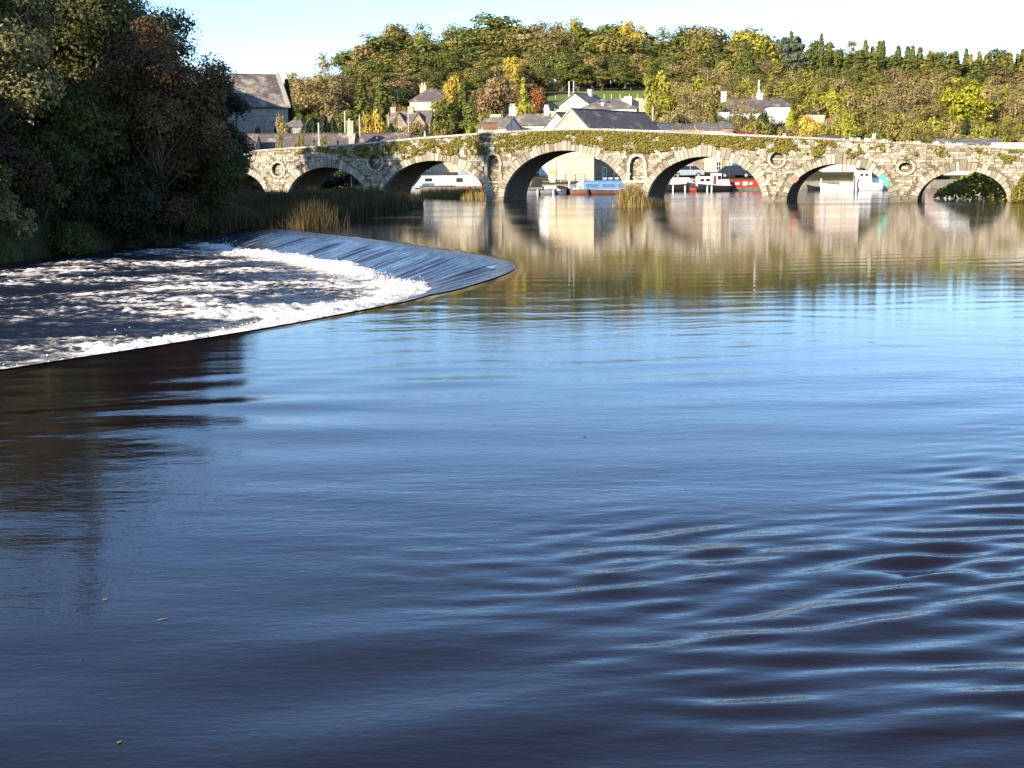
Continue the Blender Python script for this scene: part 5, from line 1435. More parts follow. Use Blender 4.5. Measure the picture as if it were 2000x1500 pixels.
# abbey church
q = at_y(562, 209, 196)
ca = math.radians(23.5)
CH = house('abbey_church', 'large grey stone church with lichened slate roof at the left', 0,0,0,0, 26, 11.5, 7.2, 4.75, CHSTONE, SLATEL, over=.3, cat='church', below=5, verge=.02)
cd = Vector((math.cos(ca), math.sin(ca), 0)); cn = Vector((-math.sin(ca), math.cos(ca), 0))
CH.rotation_euler.z = ca; CH.location = Vector((q.x, q.y, q.z-7.0)) - cd*13 + cn*5.75
mb = MB()
for sg in (-1,1):
    P = [(12.75,sg*6.05,6.9),(13.35,sg*6.05,6.9),(13.35,0,11.98),(12.75,0,11.98)]; P = P if sg < 0 else P[::-1]
    mb.hexa(P, [(a,b,c+.38) for a,b,c in P])
mb.build('gable_coping', COPING, CH)
mb = MB(); mb.box(-13,12.7,-6.05,-5.9,6.75,6.95); mb.build('gutter', DARK, CH)
mb = MB(); mb.tube((5.2,-5.9,6.8),(5.2,-5.9,-2),.07,n=6); mb.build('downpipe', DARK, CH)
for u in (1.0, 4.0, 8.3, 11.2):
    mb = MB(); pts = [(-.55,0),(.55,0),(.55,2.0),(.4,2.5),(0,3.0),(-.4,2.5),(-.55,2.0)]
    outp = [(u+x*1.45, 1.6+z*1.13-.15) for x, z in pts]; mb.prism(outp, -5.83, -5.74); f = mb.build('lancet_window', DRESSED, CH)
    mb = MB(); mb.prism([(u+x*.8, 1.75+z*.95) for x, z in pts], -5.86, -5.82); mb.build('pane', GLASS, f)
# its south transept, hidden by the bank trees, shades the nave roof
tr_ = MB(); V = [(-9.5,-17,-5),(-1.5,-17,-5),(-1.5,-5.7,-5),(-9.5,-5.7,-5),(-9.5,-17,8.6),(-1.5,-17,8.6),(-1.5,-5.7,8.6),(-9.5,-5.7,8.6),(-5.5,-17,14.2),(-5.5,0,14.2)]
tr_.add(V, [(0,1,5,8,4),(1,2,6,5),(2,3,7,6),(3,0,4,7)]); uvbuild(tr_, 'transept', CHSTONE, CH)
mb = MB()
for sg in (-1,1):
    P = [(-5.5+sg*4.25,-17.2,8.3),(-5.5,-17.2,14.3),(-5.5,.2,14.3),(-5.5+sg*4.25,-5.0,8.3)]; P = P if sg < 0 else P[::-1]
    mb.hexa(P[::-1], [(a,b,c+.18) for a,b,c in P[::-1]])
uvbuild(mb, 'transept_roof', SLATEL, CH)
# porch with low slate roof at the church end
q = at_y(578, 240, 184)
po = house('church_porch', 'small slate roofed porch at the right end of the church', q.x-.2, 187, q.z-3.2, -14, 2.7, 3.2, 2.9, .95, CHSTONE, SLATEG, hip=.7, over=.3, cat='porch'); window(po,'f',2.7,3.2,0,1,.6,.9,FRAMEW,GLASS,(0,0))

# quay
QP = [(-60,143.6),(-24,143.2),(-8,144.0),(7,144.4),(14,147.8),(24,154.3),(60,157),(100,153.5)]
mb = MB()
for (x0,y0),(x1,y1) in zip(QP[:-1], QP[1:]):
    mb.hexa([(x0,y0-1.0,-2.5),(x1,y1-1.0,-2.5),(x1,y1+.6,-2.5),(x0,y0+.6,-2.5)], [(x0,y0-1.0,1.0),(x1,y1-1.0,1.0),(x1,y1+.6,1.0),(x0,y0+.6,1.0)])
o = mb.build('quay_wall', QSTONE, None); set_uv(o.data); tag(o, kind='structure')
V=[];Fc=[]
QR = [(-60,144.0),(-24,143.6),(-8,144.4),(7,144.8),(14,148.2),(24,154.7),(60,157.4),(100,153.9)]
for (x,y) in QR: V += [(x,y,1.006),(x,y+16,1.65)]
for i in range(len(QR)-1): Fc.append((2*i,2*i+2,2*i+3,2*i+1))
CONC = mat_plain('quay paving', (.30,.28,.25), .9, .2, .15, 1.0, bmp=.3)
tag(link('quay', np_mesh('quay', V, Fc, CONC)), kind='structure')

# houses along the far quay, seen through the arches
def quayhouse(label, px0, px1, Yq, H, rh, wall, roof, rot=0, wins=(), cat='house', z=1.4, W=7):
    a = at_y(px0, 340, Yq); b = at_y(px1, 340, Yq); L = b.x-a.x
    e = house('quay_house', label, (a.x+b.x)/2, Yq+W/2, z, rot, L, W, H, rh, wall, roof, over=.15, cat=cat, below=1)
    for (u, zz, w, h) in wins: window(e, 'f', L, W, u*L, zz, w, h)
    return e
# behind the left white cruiser: sunlit stone wall
q = quayhouse('sunlit stone boathouse wall behind the white cruiser', 780, 962, 152, 3.9, 1.2, WSTONE, SLATE, 0, ((.3,1.2,.8,1.0),(-.2,1.2,.8,1.0)))
quayhouse('white fronted quay house behind the black hulled boat', 1318, 1362, 170, 5.8, 1.0, WHITE, SLATE, 0, ((-.25,.9,.8,1.2),(.25,3.2,.8,1.2)))
th_ = quayhouse('cream terrace with three upper sash windows behind the white barge', 1362, 1412, 169, 6.0, .9, CREAM, SLATEG, 0, ((-.32,3.3,.62,1.35),(0,3.3,.62,1.35),(.32,3.3,.62,1.35),(-.32,.8,.7,1.2),(.32,.8,.7,1.2)))
quayhouse('brown rendered end house right of the cream terrace', 1412, 1430, 168, 6.2, .8, WSTONE2, SLATEG, 0, ((.1,3.4,.6,1.2),(.1,1.0,.5,1.0)))
sd_ = quayhouse('low white shed with brown door behind the red barge', 1430, 1500, 166, 3.4, .8, WHITE, SLATEG, 0, ((-.3,1.0,.7,.9),))
window(sd_, 'f', 4.6, 7, 1.0, 0, .9, 2.1, WOODB, WOODB, (0,0), False, name='door')
quayhouse('dark stone store at the left of the fourth arch', 1545, 1605, 172, 3.6, .9, WSTONE2, SLATE, 0, ((.0,1.0,.8,1.0),))
quayhouse('pale pink rendered quay house behind the white launches', 1607, 1680, 168, 4.4, .7, PINKR, SLATE, 0, ((-.42,1.2,.5,1.6),))
quayhouse('white bungalow with grey windows behind the right arch hedge', 1845, 1965, 160, 3.5, .9, WHITE, SLATEG, 0, ((-.32,1.6,1.4,.9),(-.08,1.6,1.0,.9),(.2,1.6,1.0,1.0)))
cab = MB(); q = at_y(1668, 340, 164)
cn_ = empty('canopy', (q.x, 164, 1.35), 0, 'red brown canopy roof on posts beside the pink quay house', 'canopy')
mb = MB(); mb.hexa([(-1.4,-1,2.35),(1.4,-1,2.35),(1.4,1,2.5),(-1.4,1,2.5)],[(-1.4,-1,2.5),(1.4,-1,2.5),(1.4,1,2.65),(-1.4,1,2.65)]); mb.build('roof', WOODB, cn_)
for x in (-1.25,1.25):
    for y in (-.85,.85): mb = MB(); mb.tube((x,y,0),(x,y,2.42),.06,n=6); mb.build('post', WOODB, cn_)

# ------------------------------------------------------------------ poles, posts and signs
def pole(px, y0, y1, Y, r0, label, mat=POLE, r1=None, name='pole'):
    t = at_y(px, y0, Y); b = at_y(px, y1, Y); zb = min(b.z, gz(t.x, Y)) if Y > 126 else b.z
    mb = MB(); mb.tube((0,0,0), (0,0,t.z-zb), r0, r1 or r0*.8, 8); mb.tube((0,0,t.z-zb),(0,0,t.z-zb+.05), (r1 or r0*.8)*.7, .01, 8)
    o = mb.build(name, mat, None); o.location = (t.x, Y, zb); tag(o, label, 'pole'); return o
pole(622, 240, 286, 133, .085, 'left of two thick pale poles rising behind the bridge')
pole(682, 232, 284, 132, .095, 'right of two thick pale poles rising behind the bridge')
pole(673, 217, 242, 165, .08, 'short pale pole between the dark yews and the beech')
pole(702, 225, 242, 170, .06, 'thin pale pole beside the golden bush')
pole(758, 224, 240, 178, .06, 'thin white pole above the slim yew')
pole(797, 212, 278, 160, .06, 'grey lamp post in front of the twin gabled cottage', STEEL)
pole(741, 200, 263, 150, .035, 'slender dark wire pole above the black coated person', DARK)
pole(998, 205, 257, 150, .05, 'dark telegraph pole in front of the cottages', DARK)
pole(1061, 186, 222, 225, .06, 'dark telegraph pole left of the white farmhouse', DARK)
pole(1275, 208, 244, 178, .09, 'white pole right of the bungalow', FRAMEW)
pole(1425, 312, 350, 149, .05, 'thin ship mast standing between white barge and red barge', DARK)
pole(1086, 312, 352, 146.5, .06, 'rusty post at the left edge of the warehouse gable', WOODB)
# white marker and obelisk on the bridge parapet
def on_par(px, w, h, mat, label, name, cat, dz=0, taper=.5, lean=0):
    u = px_u(px); z = float(top_z(u))
    mb = MB(); mb.hexa([(-w/2,.05,0),(w/2,.05,0),(w/2,.05+w,0),(-w/2,.05+w,0)][::-1], [(-w/2*taper+lean,.05+w*.2,h),(w/2*taper+lean,.05+w*.2,h),(w/2*taper+lean,.05+w*.8,h),(-w/2*taper+lean,.05+w*.8,h)][::-1])
    o = mb.build(name, mat, None); o.matrix_world = bridge.matrix_world @ Matrix.Translation((u, 0, z-.03+dz)); return tag(o, label, cat)
on_par(1697, .28, .55, FRAMEW, 'white leaning marker stone on the right of the parapet', 'marker_stone', 'marker', 0, .75, -.08)
on_par(836, .24, .62, COPING, 'pointed pale stone standing on the parapet beside the hedge', 'parapet_stone', 'stone', -.02, .3)
on_par(1526, .22, .22, FRAMEW, 'small white stone on the parapet above the roundel', 'marker_stone', 'marker', 0, .7)
# painted navigation boards on the arch
def board(u, z, w, h, rot, mat, label, name='navigation_board'):
    mb = MB(); mb.box(-w/2, w/2, -.02, .02, -h/2, h/2)
    o = mb.build(name, mat, None); o.matrix_world = bridge.matrix_world @ Matrix.Translation((u, -.19, z)) @ Matrix.Rotation(rot, 4, 'Y'); return tag(o, label, 'sign')
for (x, y, n, rt) in ((1721,345,'topmost',-.6),(1729,351,'middle',-.75),(1733,359,'lowest',-1.1)):
    u, z = b_uz(x, y); board(u, z, .38, .30, rt, TEAL, '%s of three green boards on the right rim of the fourth arch' % n)
u, z = b_uz(1554, 350); board(u, z, .42, .42, .8, REDM, 'faded red diamond board on the left rim of the same arch')
# right end railing and van roof beyond the parapet
u = px_u(1985)
# ------------------------------------------------------------------ boats
def hull(L, B, fb, dr=.3, bow=.35, sheer=.25, tr=.85, n=14):
    """rings along x, bow at -L/2; returns list of open sections (port sheer ... keel ... starboard sheer)"""
    R = []
    for i in range(n+1):
        s = i/n; x = -L/2+L*s
        w = B/2*min(1, (s/bow)**.6 if s < bow else 1)*(1 if s < .8 else 1-(1-tr)*((s-.8)/.2)**2); w = max(w, .015)
        z = fb+sheer*(1-s)**2.2
        R.append([(x-(.28*fb if i == 0 else 0),-w,z),(x,-w*.93,z*.45),(x,-w*.72,-dr*.5),(x,0,-dr),(x,w*.72,-dr*.5),(x,w*.93,z*.45),(x-(.28*fb if i == 0 else 0),w,z)])
    return R
def boat(name, label, px, py, L, B, fb, mat, rot=0, band=None, deck=BWHITE, Y=None, **kw):
    p = at_z(px, py, 0) if Y is None else at_y(px, 370, Y)
    e = empty(name, (p.x, p.y, 0), math.radians(rot), label, 'boat')
    R = hull(L, B, fb, **kw); mb = MB(); mb.loft(R, closed=False, caps=False)
    n = len(R[0]); mb.f.append(tuple(len(mb.v)-n+i for i in range(n)))
    h = mb.build('hull', mat, e, True)
    mb = MB(); V = []
    for r_ in R: V += [(r_[0][0], r_[0][1]*.97, r_[0][2]-.06), (r_[-1][0], r_[-1][1]*.97, r_[-1][2]-.06)]
    mb.add(V, [(2*i,2*i+2,2*i+3,2*i+1) for i in range(len(R)-1)]); mb.build('deck', deck, e)
    mb = MB()
    for r0, r1 in zip(R[:-1], R[1:]):
        for k in (0, -1): mb.tube(r0[k], r1[k], .045, n=5)
    mb.build('gunwale', band or deck, h)
    return e
def cabin(e, x0, x1, w, z0, z1, mat, rake0=.25, rake1=.05, tum=.08, name='cabin'):
    mb = MB(); mb.hexa([(x0,-w/2,z0),(x1,-w/2,z0),(x1,w/2,z0),(x0,w/2,z0)], [(x0+rake0,-w/2+tum,z1),(x1-rake1,-w/2+tum,z1),(x1-rake1,w/2-tum,z1),(x0+rake0,w/2-tum,z1)])
    c = mb.build(name, mat, e)
    mb = MB(); mb.box(x0+rake0-.06, x1-rake1+.06, -w/2+tum-.05, w/2-tum+.05, z1+.004, z1+.05); mb.build('cabin_roof', mat, c)
    return c
def bwin(e, x0, x1, y, z0, z1, mat=GLASS, frame=None, slope=0.0):
    fm = MB(); fm.hexa([(x0-.04,y-.03,z0-.04),(x1+.04,y-.03,z0-.04),(x1+.04,y+.03,z0-.04),(x0-.04,y+.03,z0-.04)],[(x0-.04,y-.03+slope,z1+.04),(x1+.04,y-.03+slope,z1+.04),(x1+.04,y+.03+slope,z1+.04),(x0-.04,y+.03+slope,z1+.04)])
    f = fm.build('window', frame or FRAMEW, e)
    pm = MB(); pm.hexa([(x0,y-.045,z0),(x1,y-.045,z0),(x1,y-.02,z0),(x0,y-.02,z0)],[(x0,y-.045+slope,z1),(x1,y-.045+slope,z1),(x1,y-.02+slope,z1),(x0,y-.02+slope,z1)]); pm.build('pane', mat, f)
    return f
def rail(e, pts, h, mat=STEEL, name='rail'):
    mb = MB()
    for a in pts: mb.tube(a, (a[0],a[1],a[2]+h), .018, n=5)
    for a, b in zip(pts[:-1], pts[1:]): mb.tube((a[0],a[1],a[2]+h), (b[0],b[1],b[2]+h), .018, n=5)
    return mb.build(name, mat, e)
def fender(e, x, y, z, mat=FRAMEW, h=.5):
    mb = MB(); mb.tube((x,y,z),(x,y,z-h),.09,.09,8); mb.tube((x,y,z),(x,y,z+.12),.05,.01,8); return mb.build('fender', mat, e)

# white cruiser seen through the second arch
b = boat('cruiser', 'white river cruiser with red stern buoy moored behind the golden sedge', 868, 0, 8.6, 2.5, .95, GREYH, 0, DARK, Y=137, sheer=.15)
c = cabin(b, -3.2, 3.2, 2.2, .9, 2.05, BWHITE, .9, .1)
bwin(c, -2.0, -1.2, -1.06, 1.5, 1.85, GLASS, slope=.03); bwin(c, -2.3, -1.0, -1.1, 1.0, 1.35, BWIN)
pn = MB(); pn.box(-.75,1.05,-1.17,-1.10,1.12,1.9); f = pn.build('window_panel', FRAMEW, c)
for (x0,x1) in ((-.5,.12),(.3,.95)):
    for k in range(4):
        mb = MB(); xx = x0+(x1-x0)*k/4; mb.box(xx+.02, xx+.11, -1.18,-1.168,1.28,1.76); mb.build('blind_slat', GREYH, f)
bwin(c, 1.3, 2.0, -1.08, 1.4, 1.85, GLASS); bwin(c, 2.2, 2.9, -1.08, 1.4, 1.85, BWHITE)
mb = MB(); mb.box(-2.6,1.2,-1.20,-1.14,.98,1.06); mb.build('stripe', DARK, c)
mb = MB(); mb.hexa([(-.1,-.6,2.11),(1.5,-.6,2.11),(1.5,.6,2.11),(-.1,.6,2.11)],[(.15,-.5,2.45),(1.4,-.5,2.45),(1.4,.5,2.45),(.15,.5,2.45)]); mb.build('roof_box', DARK, c)
mb = MB(); mb.loft([[(1.5+.12*k,-.55,2.11),(1.5+.12*k,-.5,2.11+h),(1.5+.12*k,.5,2.11+h),(1.5+.12*k,.55,2.11)] for k,h in enumerate((.25,.5,.68,.7,.6,.5,.42,.35,.28,.2))]); mb.build('cover', GREYH, c)
mb = MB(); mb.hexa([(3.1,-1.0,.9),(4.1,-1.0,.9),(4.1,1.0,.9),(3.1,1.0,.9)],[(3.1,-.9,2.0),(3.55,-.9,2.0),(3.55,.9,2.0),(3.1,.9,2.0)]); mb.build('stern_canopy', BWHITE, b)
mb = MB(); mb.loft([[(3.95+r_*math.cos(t)*.9, -1.28+dy, .82+r_*math.sin(t)) for t in np.linspace(0,2*math.pi,11)[:-1]] for dy, r_ in ((-.1,.1),(-.06,.25),(0,.30),(.06,.25),(.1,.1))]); mb.build('lifebuoy', RED, b, True)
mb = MB(); mb.loft([[(2.5+r_*math.cos(t)*1.4, -1.26+dy, .75+r_*math.sin(t)) for t in np.linspace(0,2*math.pi,11)[:-1]] for dy, r_ in ((-.08,.1),(0,.26),(.08,.1))]); mb.build('fender', RED, b, True)

# small cruiser with black hood
b = boat('small_cruiser', 'small white cruiser with black folding hood at the left of the middle arch', 1066, 0, 4.4, 1.8, .46, GREYH, 180, DARK, Y=139.5, sheer=.25)
c = cabin(b, -1.6, .2, 1.4, .42, .86, BWHITE, .6, .02)
mb = MB(); mb.hexa([(.1,-.75,.95),(.2,-.75,.95),(.2,.75,.95),(.1,.75,.95)],[(.35,-.65,1.35),(.42,-.65,1.35),(.42,.65,1.35),(.35,.65,1.35)]); mb.build('windscreen', GLASS, b)
mb = MB(); mb.loft([[(.4+.22*k,-.8,.75),(.4+.22*k,-.7,z_),(.4+.22*k,.7,z_),(.4+.22*k,.8,.75)] for k, z_ in enumerate((1.4,1.62,1.74,1.76,1.70,1.5,1.15,.9))]); mb.build('hood', DARK, b)
for k in range(3): mb = MB(); mb.hexa([(.65+.5*k,-.83,.95),(1.0+.5*k,-.83,.95),(1.0+.5*k,-.8,.95),(.65+.5*k,-.8,.95)],[(.7+.45*k,-.74,1.45),(.98+.45*k,-.74,1.45),(.98+.45*k,-.72,1.45),(.7+.45*k,-.72,1.45)]); mb.build('hood_window', GREYH, b)
mb = MB(); mb.box(2.25,2.6,-.25,.25,.1,1.0); mb.build('outboard_motor', DARK, b)
for x in (-.8, .9): fender(b, x, 1.0, .5)
b = boat('rowing_boat', 'low black covered rowing boat between hooded cruiser and blue barge', 1094, 0, 3.6, 1.5, .5, DARK, 0, DARK, deck=DARK, Y=140.5)
mb = MB(); mb.loft([[(-1.4+.4*k,-.6,.45),(-1.4+.4*k,0,.45+h),(-1.4+.4*k,.6,.45)] for k,h in enumerate((.05,.2,.35,.42,.4,.3,.15,.05))]); mb.build('cover', RUBBER, b)
# blue barge
b = boat('narrow_barge', 'long blue barge with light blue canvas bow moored under the middle arch', 1197, 0, 12.2, 2.3, .42, mat_plain('rust red hull paint', (.20,.09,.05), .6, .3, .25, 1.5), 0, BLUE, Y=137.5, sheer=.18, bow=.16)
b.scale = (.74, 1, 1)
c = cabin(b, -4.2, 5.2, 2.0, .40, 1.40, BLUE, .05, .05, .14)
for k in range(4):
    x0 = -4.1+2.3*k; bwin(c, x0+.1, x0+1.85, -1.0+.03, .70, 1.16, BWIN, LBLUE, slope=.07)
mb = MB(); mb.box(-4.2,5.2,-1.06,-1.02,.44,.56); mb.build('side_stripe', mat_plain('pale blue stripe', (.35,.45,.58), .5, .3, .05, 2), c)
mb = MB(); mb.hexa([(-5.8,-.7,.5),(-4.2,-.95,.5),(-4.2,.95,.5),(-5.8,.7,.5)],[(-5.0,-.5,1.3),(-4.2,-.8,1.46),(-4.2,.8,1.46),(-5.0,.5,1.3)]); bc = mb.build('bow_canvas', LBLUE, b)
mb = MB(); mb.hexa([(-5.75,-.87,.8),(-5.45,-.90,.8),(-5.45,-.84,.8),(-5.75,-.81,.8)],[(-5.5,-.78,1.1),(-5.35,-.80,1.1),(-5.35,-.7,1.1),(-5.5,-.68,1.1)]); mb.build('canvas_window', BWIN, bc)
mb = MB(); mb.hexa([(-5.3,-.95,.78),(-4.6,-1.0,.78),(-4.6,-.92,.78),(-5.3,-.86,.78)],[(-5.1,-.80,1.2),(-4.6,-.86,1.2),(-4.6,-.78,1.2),(-5.1,-.7,1.2)]); mb.build('canvas_panel', FRAMEW, bc)
for x in (-3.6, 1.2): 
    mb = MB(); mb.tube((x,-1.2,.55),(x,-1.2,.15),.16,.16,10); mb.build('tyre_fender', RUBBER, b)
for x in (-1.4,-.6,.3,1.6): mb = MB(); mb.box(x,x+.5,-.3,.3,1.57,1.72); mb.build('roof_locker', FRAMEW, c)
# black hulled boat
b = boat('motor_boat', 'black hulled motor boat with sleek white cabin left of the white barge', 1331, 0, 4.4, 2.0, .75, DARK, 180, DARK, Y=150, sheer=.2)
c = cabin(b, -1.7, 1.4, 1.6, .72, 1.5, BWHITE, 1.0, .3); bwin(c, -.7, 0, -.82, 1.0, 1.25); bwin(c, .15, .8, -.82, 1.0, 1.25); bwin(c, -.9, -.1, .80, 1.0, 1.25); bwin(c, .1, .9, .80, 1.0, 1.25)
mb = MB(); mb.box(.9,1.5,-.5,.5,1.55,1.75); mb.build('roof_locker', RED, c)
fender(b, -.3, .95, .62, FRAMEW, .6); fender(b, 1.1, 1.0, .62, FRAMEW, .6)
# white barge with wheelhouse
b = boat('white_barge', 'white cabined barge with wheelhouse and black and red hull under the third arch', 1382, 0, 5.4, 2.2, .62, DARK, 0, mat_plain('grey rubbing strake', (.3,.3,.3), .6, .3, .1, 3), Y=149.5, sheer=.5)
mb = MB(); mb.loft([[(-2.62,-.05,.05),(-2.65,-.05,.5),(-2.55,.05,.5),(-2.52,.05,.05)],[(-1.4,-.84,.02),(-1.4,-.99,.28),(-1.4,-.9,.28),(-1.4,-.8,.02)]]); mb.build('red_bow', RED, b)
c = cabin(b, -1.5, .35, 1.8, .6, 1.62, BWHITE, .25, .05); bwin(c, -1.0, -.55, -.88, 1.1, 1.42); bwin(c, -.35, .1, -.88, 1.1, 1.42)
c2 = cabin(b, .35, 1.55, 1.7, .6, 1.95, BWHITE, .1, .1); bwin(c2, .5, .85, -.83, .75, 1.75, WOODB); bwin(c2, 1.0, 1.4, -.83, 1.3, 1.75)
c3 = cabin(b, 1.55, 2.5, 1.6, .6, 1.25, BWHITE, .05, .2)
rail(b, [(-2.3,-.5,1.0),(-1.9,-.75,.9),(-1.5,-.9,.8)], .5, FRAMEW)
mb = MB(); mb.box(-1.75,-1.45,-.3,.3,.9,1.35); mb.build('deck_box', RED, b)
for x in (-.2,.3): fender(b, x, -1.12, .55, FRAMEW, .55)
# red barge
b = boat('red_barge', 'faded red barge with white patches on its side right of the white barge', 1452, 0, 7.2, 2.4, 1.15, RED, 0, RED, Y=151, sheer=.1, bow=.2)
mb = MB(); 
for k, (x, z, w, h) in enumerate(((-2.1,.72,.35,.4),(-1.2,.68,.5,.25),(-.3,.6,.55,.42),(.45,.66,.35,.3))):
    mb = MB(); mb.box(x,x+w,-1.235,-1.21,z,z+h); mb.build('paint_patch', FRAMEW, b)
mb = MB(); mb.box(-2.5,3.4,-1.16,-1.02,-.1,.36); mb.build('lower_strake', mat_plain('weedy grey hull', (.12,.13,.09), .8, .2, .3, 2), b)
for z in (.85,.4): mb = MB(); mb.loft([[(-2.75+r_*math.cos(t), -1.0+dy, z+r_*math.sin(t)) for t in np.linspace(0,2*math.pi,13)[:-1]] for dy, r_ in ((-.14,.2),(-.1,.33),(.1,.33),(.14,.2))]); mb.build('tyre_fender', RUBBER, b, True)
# launches under the fourth arch
b = boat('open_launch', 'long low white open launch behind the fourth arch', 1632, 0, 3.4, 1.5, .55, BWHITE, 0, BWHITE, Y=146, sheer=.25)
mb = MB(); mb.box(.6,1.5,-.5,.5,.5,.72); mb.build('engine_box', WOODB, b); mb = MB(); mb.box(-.4,-.15,-.65,.65,.42,.5); mb.build('thwart', POLE, b)
b = boat('wheelhouse_boat', 'white boat with tall boxy wheelhouse under the fourth arch', 1683, 0, 4.6, 2.0, .8, BWHITE, 0, POLE, Y=145.5, sheer=.15)
c = cabin(b, -.75, .9, 1.7, .78, 2.15, BWHITE, .05, .1); bwin(c, -.45, -.15, -.84, 1.6, 1.88); bwin(c, .1, .4, -.84, 1.6, 1.88)
b = boat('cabin_cruiser', 'low white cabin cruiser with brown rubbing strake right of the boxy wheelhouse', 1716, 0, 4.8, 2.0, .7, BWHITE, 180, WOODB, Y=147, sheer=.2)
c = cabin(b, -1.2, 1.7, 1.6, .68, 1.28, BWHITE, .6, .2); 
for x in (-.4,.3,1.0): bwin(c, x, x+.4, .79, .9, 1.12); bwin(c, x, x+.4, -.81, .9, 1.12)
b = boat('rubber_dinghy', 'small black rubber dinghy at the left under the fourth arch', 1590, 0, 1.5, .9, .38, RUBBER, 0, RUBBER, deck=GREYH, Y=147)
mb = MB(); mb.box(.6,.85,-.15,.15,.2,.75); mb.build('outboard_motor', GREYH, b)
# mooring posts
for (px, Yp, h, lab, mt) in ((1112,142.3,1.7,'pale mooring post at the bow of the blue barge',POLE),(1604,148,1.3,'white topped mooring post beside the rubber dinghy',POLE),(1669,144,1.6,'brown mooring post left of the boxy wheelhouse boat',WOODB)):
    p = at_y(px, 360, Yp); mb = MB(); mb.tube((0,0,-2),(0,0,h),.10,.09,8); mb.tube((0,0,h),(0,0,h+.06),.09,.02,8); o = mb.build('mooring_post', mt, None); o.location = (p.x, Yp, 0); tag(o, lab, 'post')
# quay railing in front of the warehouse gable
rl = empty('quay_railing', (at_y(1086,350,145.2).x, 145.2, 1.0), 0, 'grey post and rail fence on the quay before the warehouse gable', 'fence')
Lr = at_y(1152,350,146).x-at_y(1086,350,146).x
for k in range(8): mb = MB(); mb.tube((Lr*k/7,.06*k,0),(Lr*k/7,.06*k,1.05),.05,n=6); mb.build('post', STEEL if k % 2 else WOODB, rl)
for z in (.5,1.0): mb = MB(); mb.tube((0,0,z),(Lr,.42,z),.035,n=6); mb.build('rail', STEEL, rl)
# yellow and white notice board
p = at_y(1079, 340, 146.6); nb = empty('notice_board', (p.x, p.y, 1.0), 0, 'yellow and white notice board left of the warehouse gable', 'sign')
mb = MB(); mb.box(-.22,.22,-.03,.03,1.05,1.45); mb.build('yellow_panel', YELLOW, nb); mb = MB(); mb.box(-.3,.3,-.03,.03,.15,1.0); mb.build('white_panel', FRAMEW, nb)
for x in (-.26,.26): mb = MB(); mb.tube((x,.06,0),(x,.06,1.5),.03,n=6); mb.build('post', STEEL, nb)
p = at_y(1352, 336, 166); nb = empty('wall_sign', (p.x, 169.6, 1.4), 0, 'yellow hanging sign on the white quay house', 'sign'); mb = MB(); mb.box(-.28,.28,-.06,.0,2.0,3.3); mb.build('panel', YELLOW, nb); mb = MB(); mb.box(-.4,-.3,-.08,.0,1.8,3.4); mb.build('frame', DARK, nb)

# ------------------------------------------------------------------ cars
def car(label, loc, rz, mat, name='parked_car', L=4.1):
    e = empty(name, loc, rz, label, 'car'); k = L/4.1
    side = [(-2.05,.38),(-2.0,.62),(-1.9,.82),(-1.0,.94),(-.9,.96),(1.55,.96),(1.95,.88),(2.05,.6),(2.0,.34),(-1.9,.30)]
    def ringset(poly, ws): return [[(x*k, w_*sg, z) for x, z in poly] for w_, sg in ws]
    mb = MB(); mb.loft([[(x*k*.985, -.80, z*.98+.01) for x, z in side], [(x*k, -.72, z) for x, z in side], [(x*k, .72, z) for x, z in side], [(x*k*.985, .80, z*.98+.01) for x, z in side]])
    mb.build('body', mat, e)
    top = [(-.98,.95),(-.35,1.40),(.95,1.42),(1.62,.95)]
    mb = MB(); mb.loft([[(x*k, -.74 if z < 1.2 else -.60, z) for x, z in top], [(x*k, .74 if z < 1.2 else .60, z) for x, z in top]]); g = mb.build('cabin_glass', GLASS, e)
    mb = MB(); mb.hexa([(-.42*k,-.62,1.405),(1.0*k,-.62,1.42),(1.0*k,.62,1.42),(-.42*k,.62,1.405)],[(-.25*k,-.52,1.47),(.85*k,-.52,1.48),(.85*k,.52,1.48),(-.25*k,.52,1.47)]); mb.build('roof', mat, e)
    for s in (-1,1):
        mb = MB()
        for (xa, za, xb, zb) in ((-1.0,.95,-.4,1.41),(.3,.95,.3,1.42),(1.64,.95,1.0,1.42)): mb.tube((xa*k, s*.755, za), (xb*k, s*.62, zb), .04, n=5)
        mb.build('pillar', mat, e)
        for x in (-1.28, 1.28):
            mb = MB(); mb.tube((x*k, s*.62, .31), (x*k, s*.82, .31), .31, .31, 14); wv = mb.build('wheel', RUBBER, e)
            mb = MB(); mb.tube((x*k, s*.80, .31), (x*k, s*.835, .31), .2, .19, 10); mb.build('rim', STEEL, wv)
        mb = MB(); mb.box(-2.05*k,-1.98*k,s*.55-.14,s*.55+.14,.62,.75); mb.build('headlight', FRAMEW, e)
        mb = MB(); mb.box(2.0*k,2.06*k,s*.6-.1,s*.6+.1,.62,.8); mb.build('tail_light', RED, e)
    return e
BA = math.atan2(BT.y, BT.x)
u = px_u(1453); p = bw(u, 2.2, float(top_z(u))-1.24); car('red car crossing the bridge, only its roof above the parapet', p, BA, CARRED, 'red_car', 4.0)
p = at_y(1342, 345, 157); car('silver car on the quay behind the black hulled boat', (p.x, 157.5, 1.45), .1, CARSIL)
p = at_y(1436, 345, 157); car('dark car on the quay above the red barge', (p.x, 157.5, 1.40), 3.1, CARDRK)
p = at_y(1468, 345, 158); car('silver car right of the dark car above the red barge', (p.x, 159.5, 1.42), .2, CARSIL)
p = at_y(1068, 214, 232); car('black car parked left of the white farmhouse', (p.x, 231, p.z-.35), .2, CARDRK)
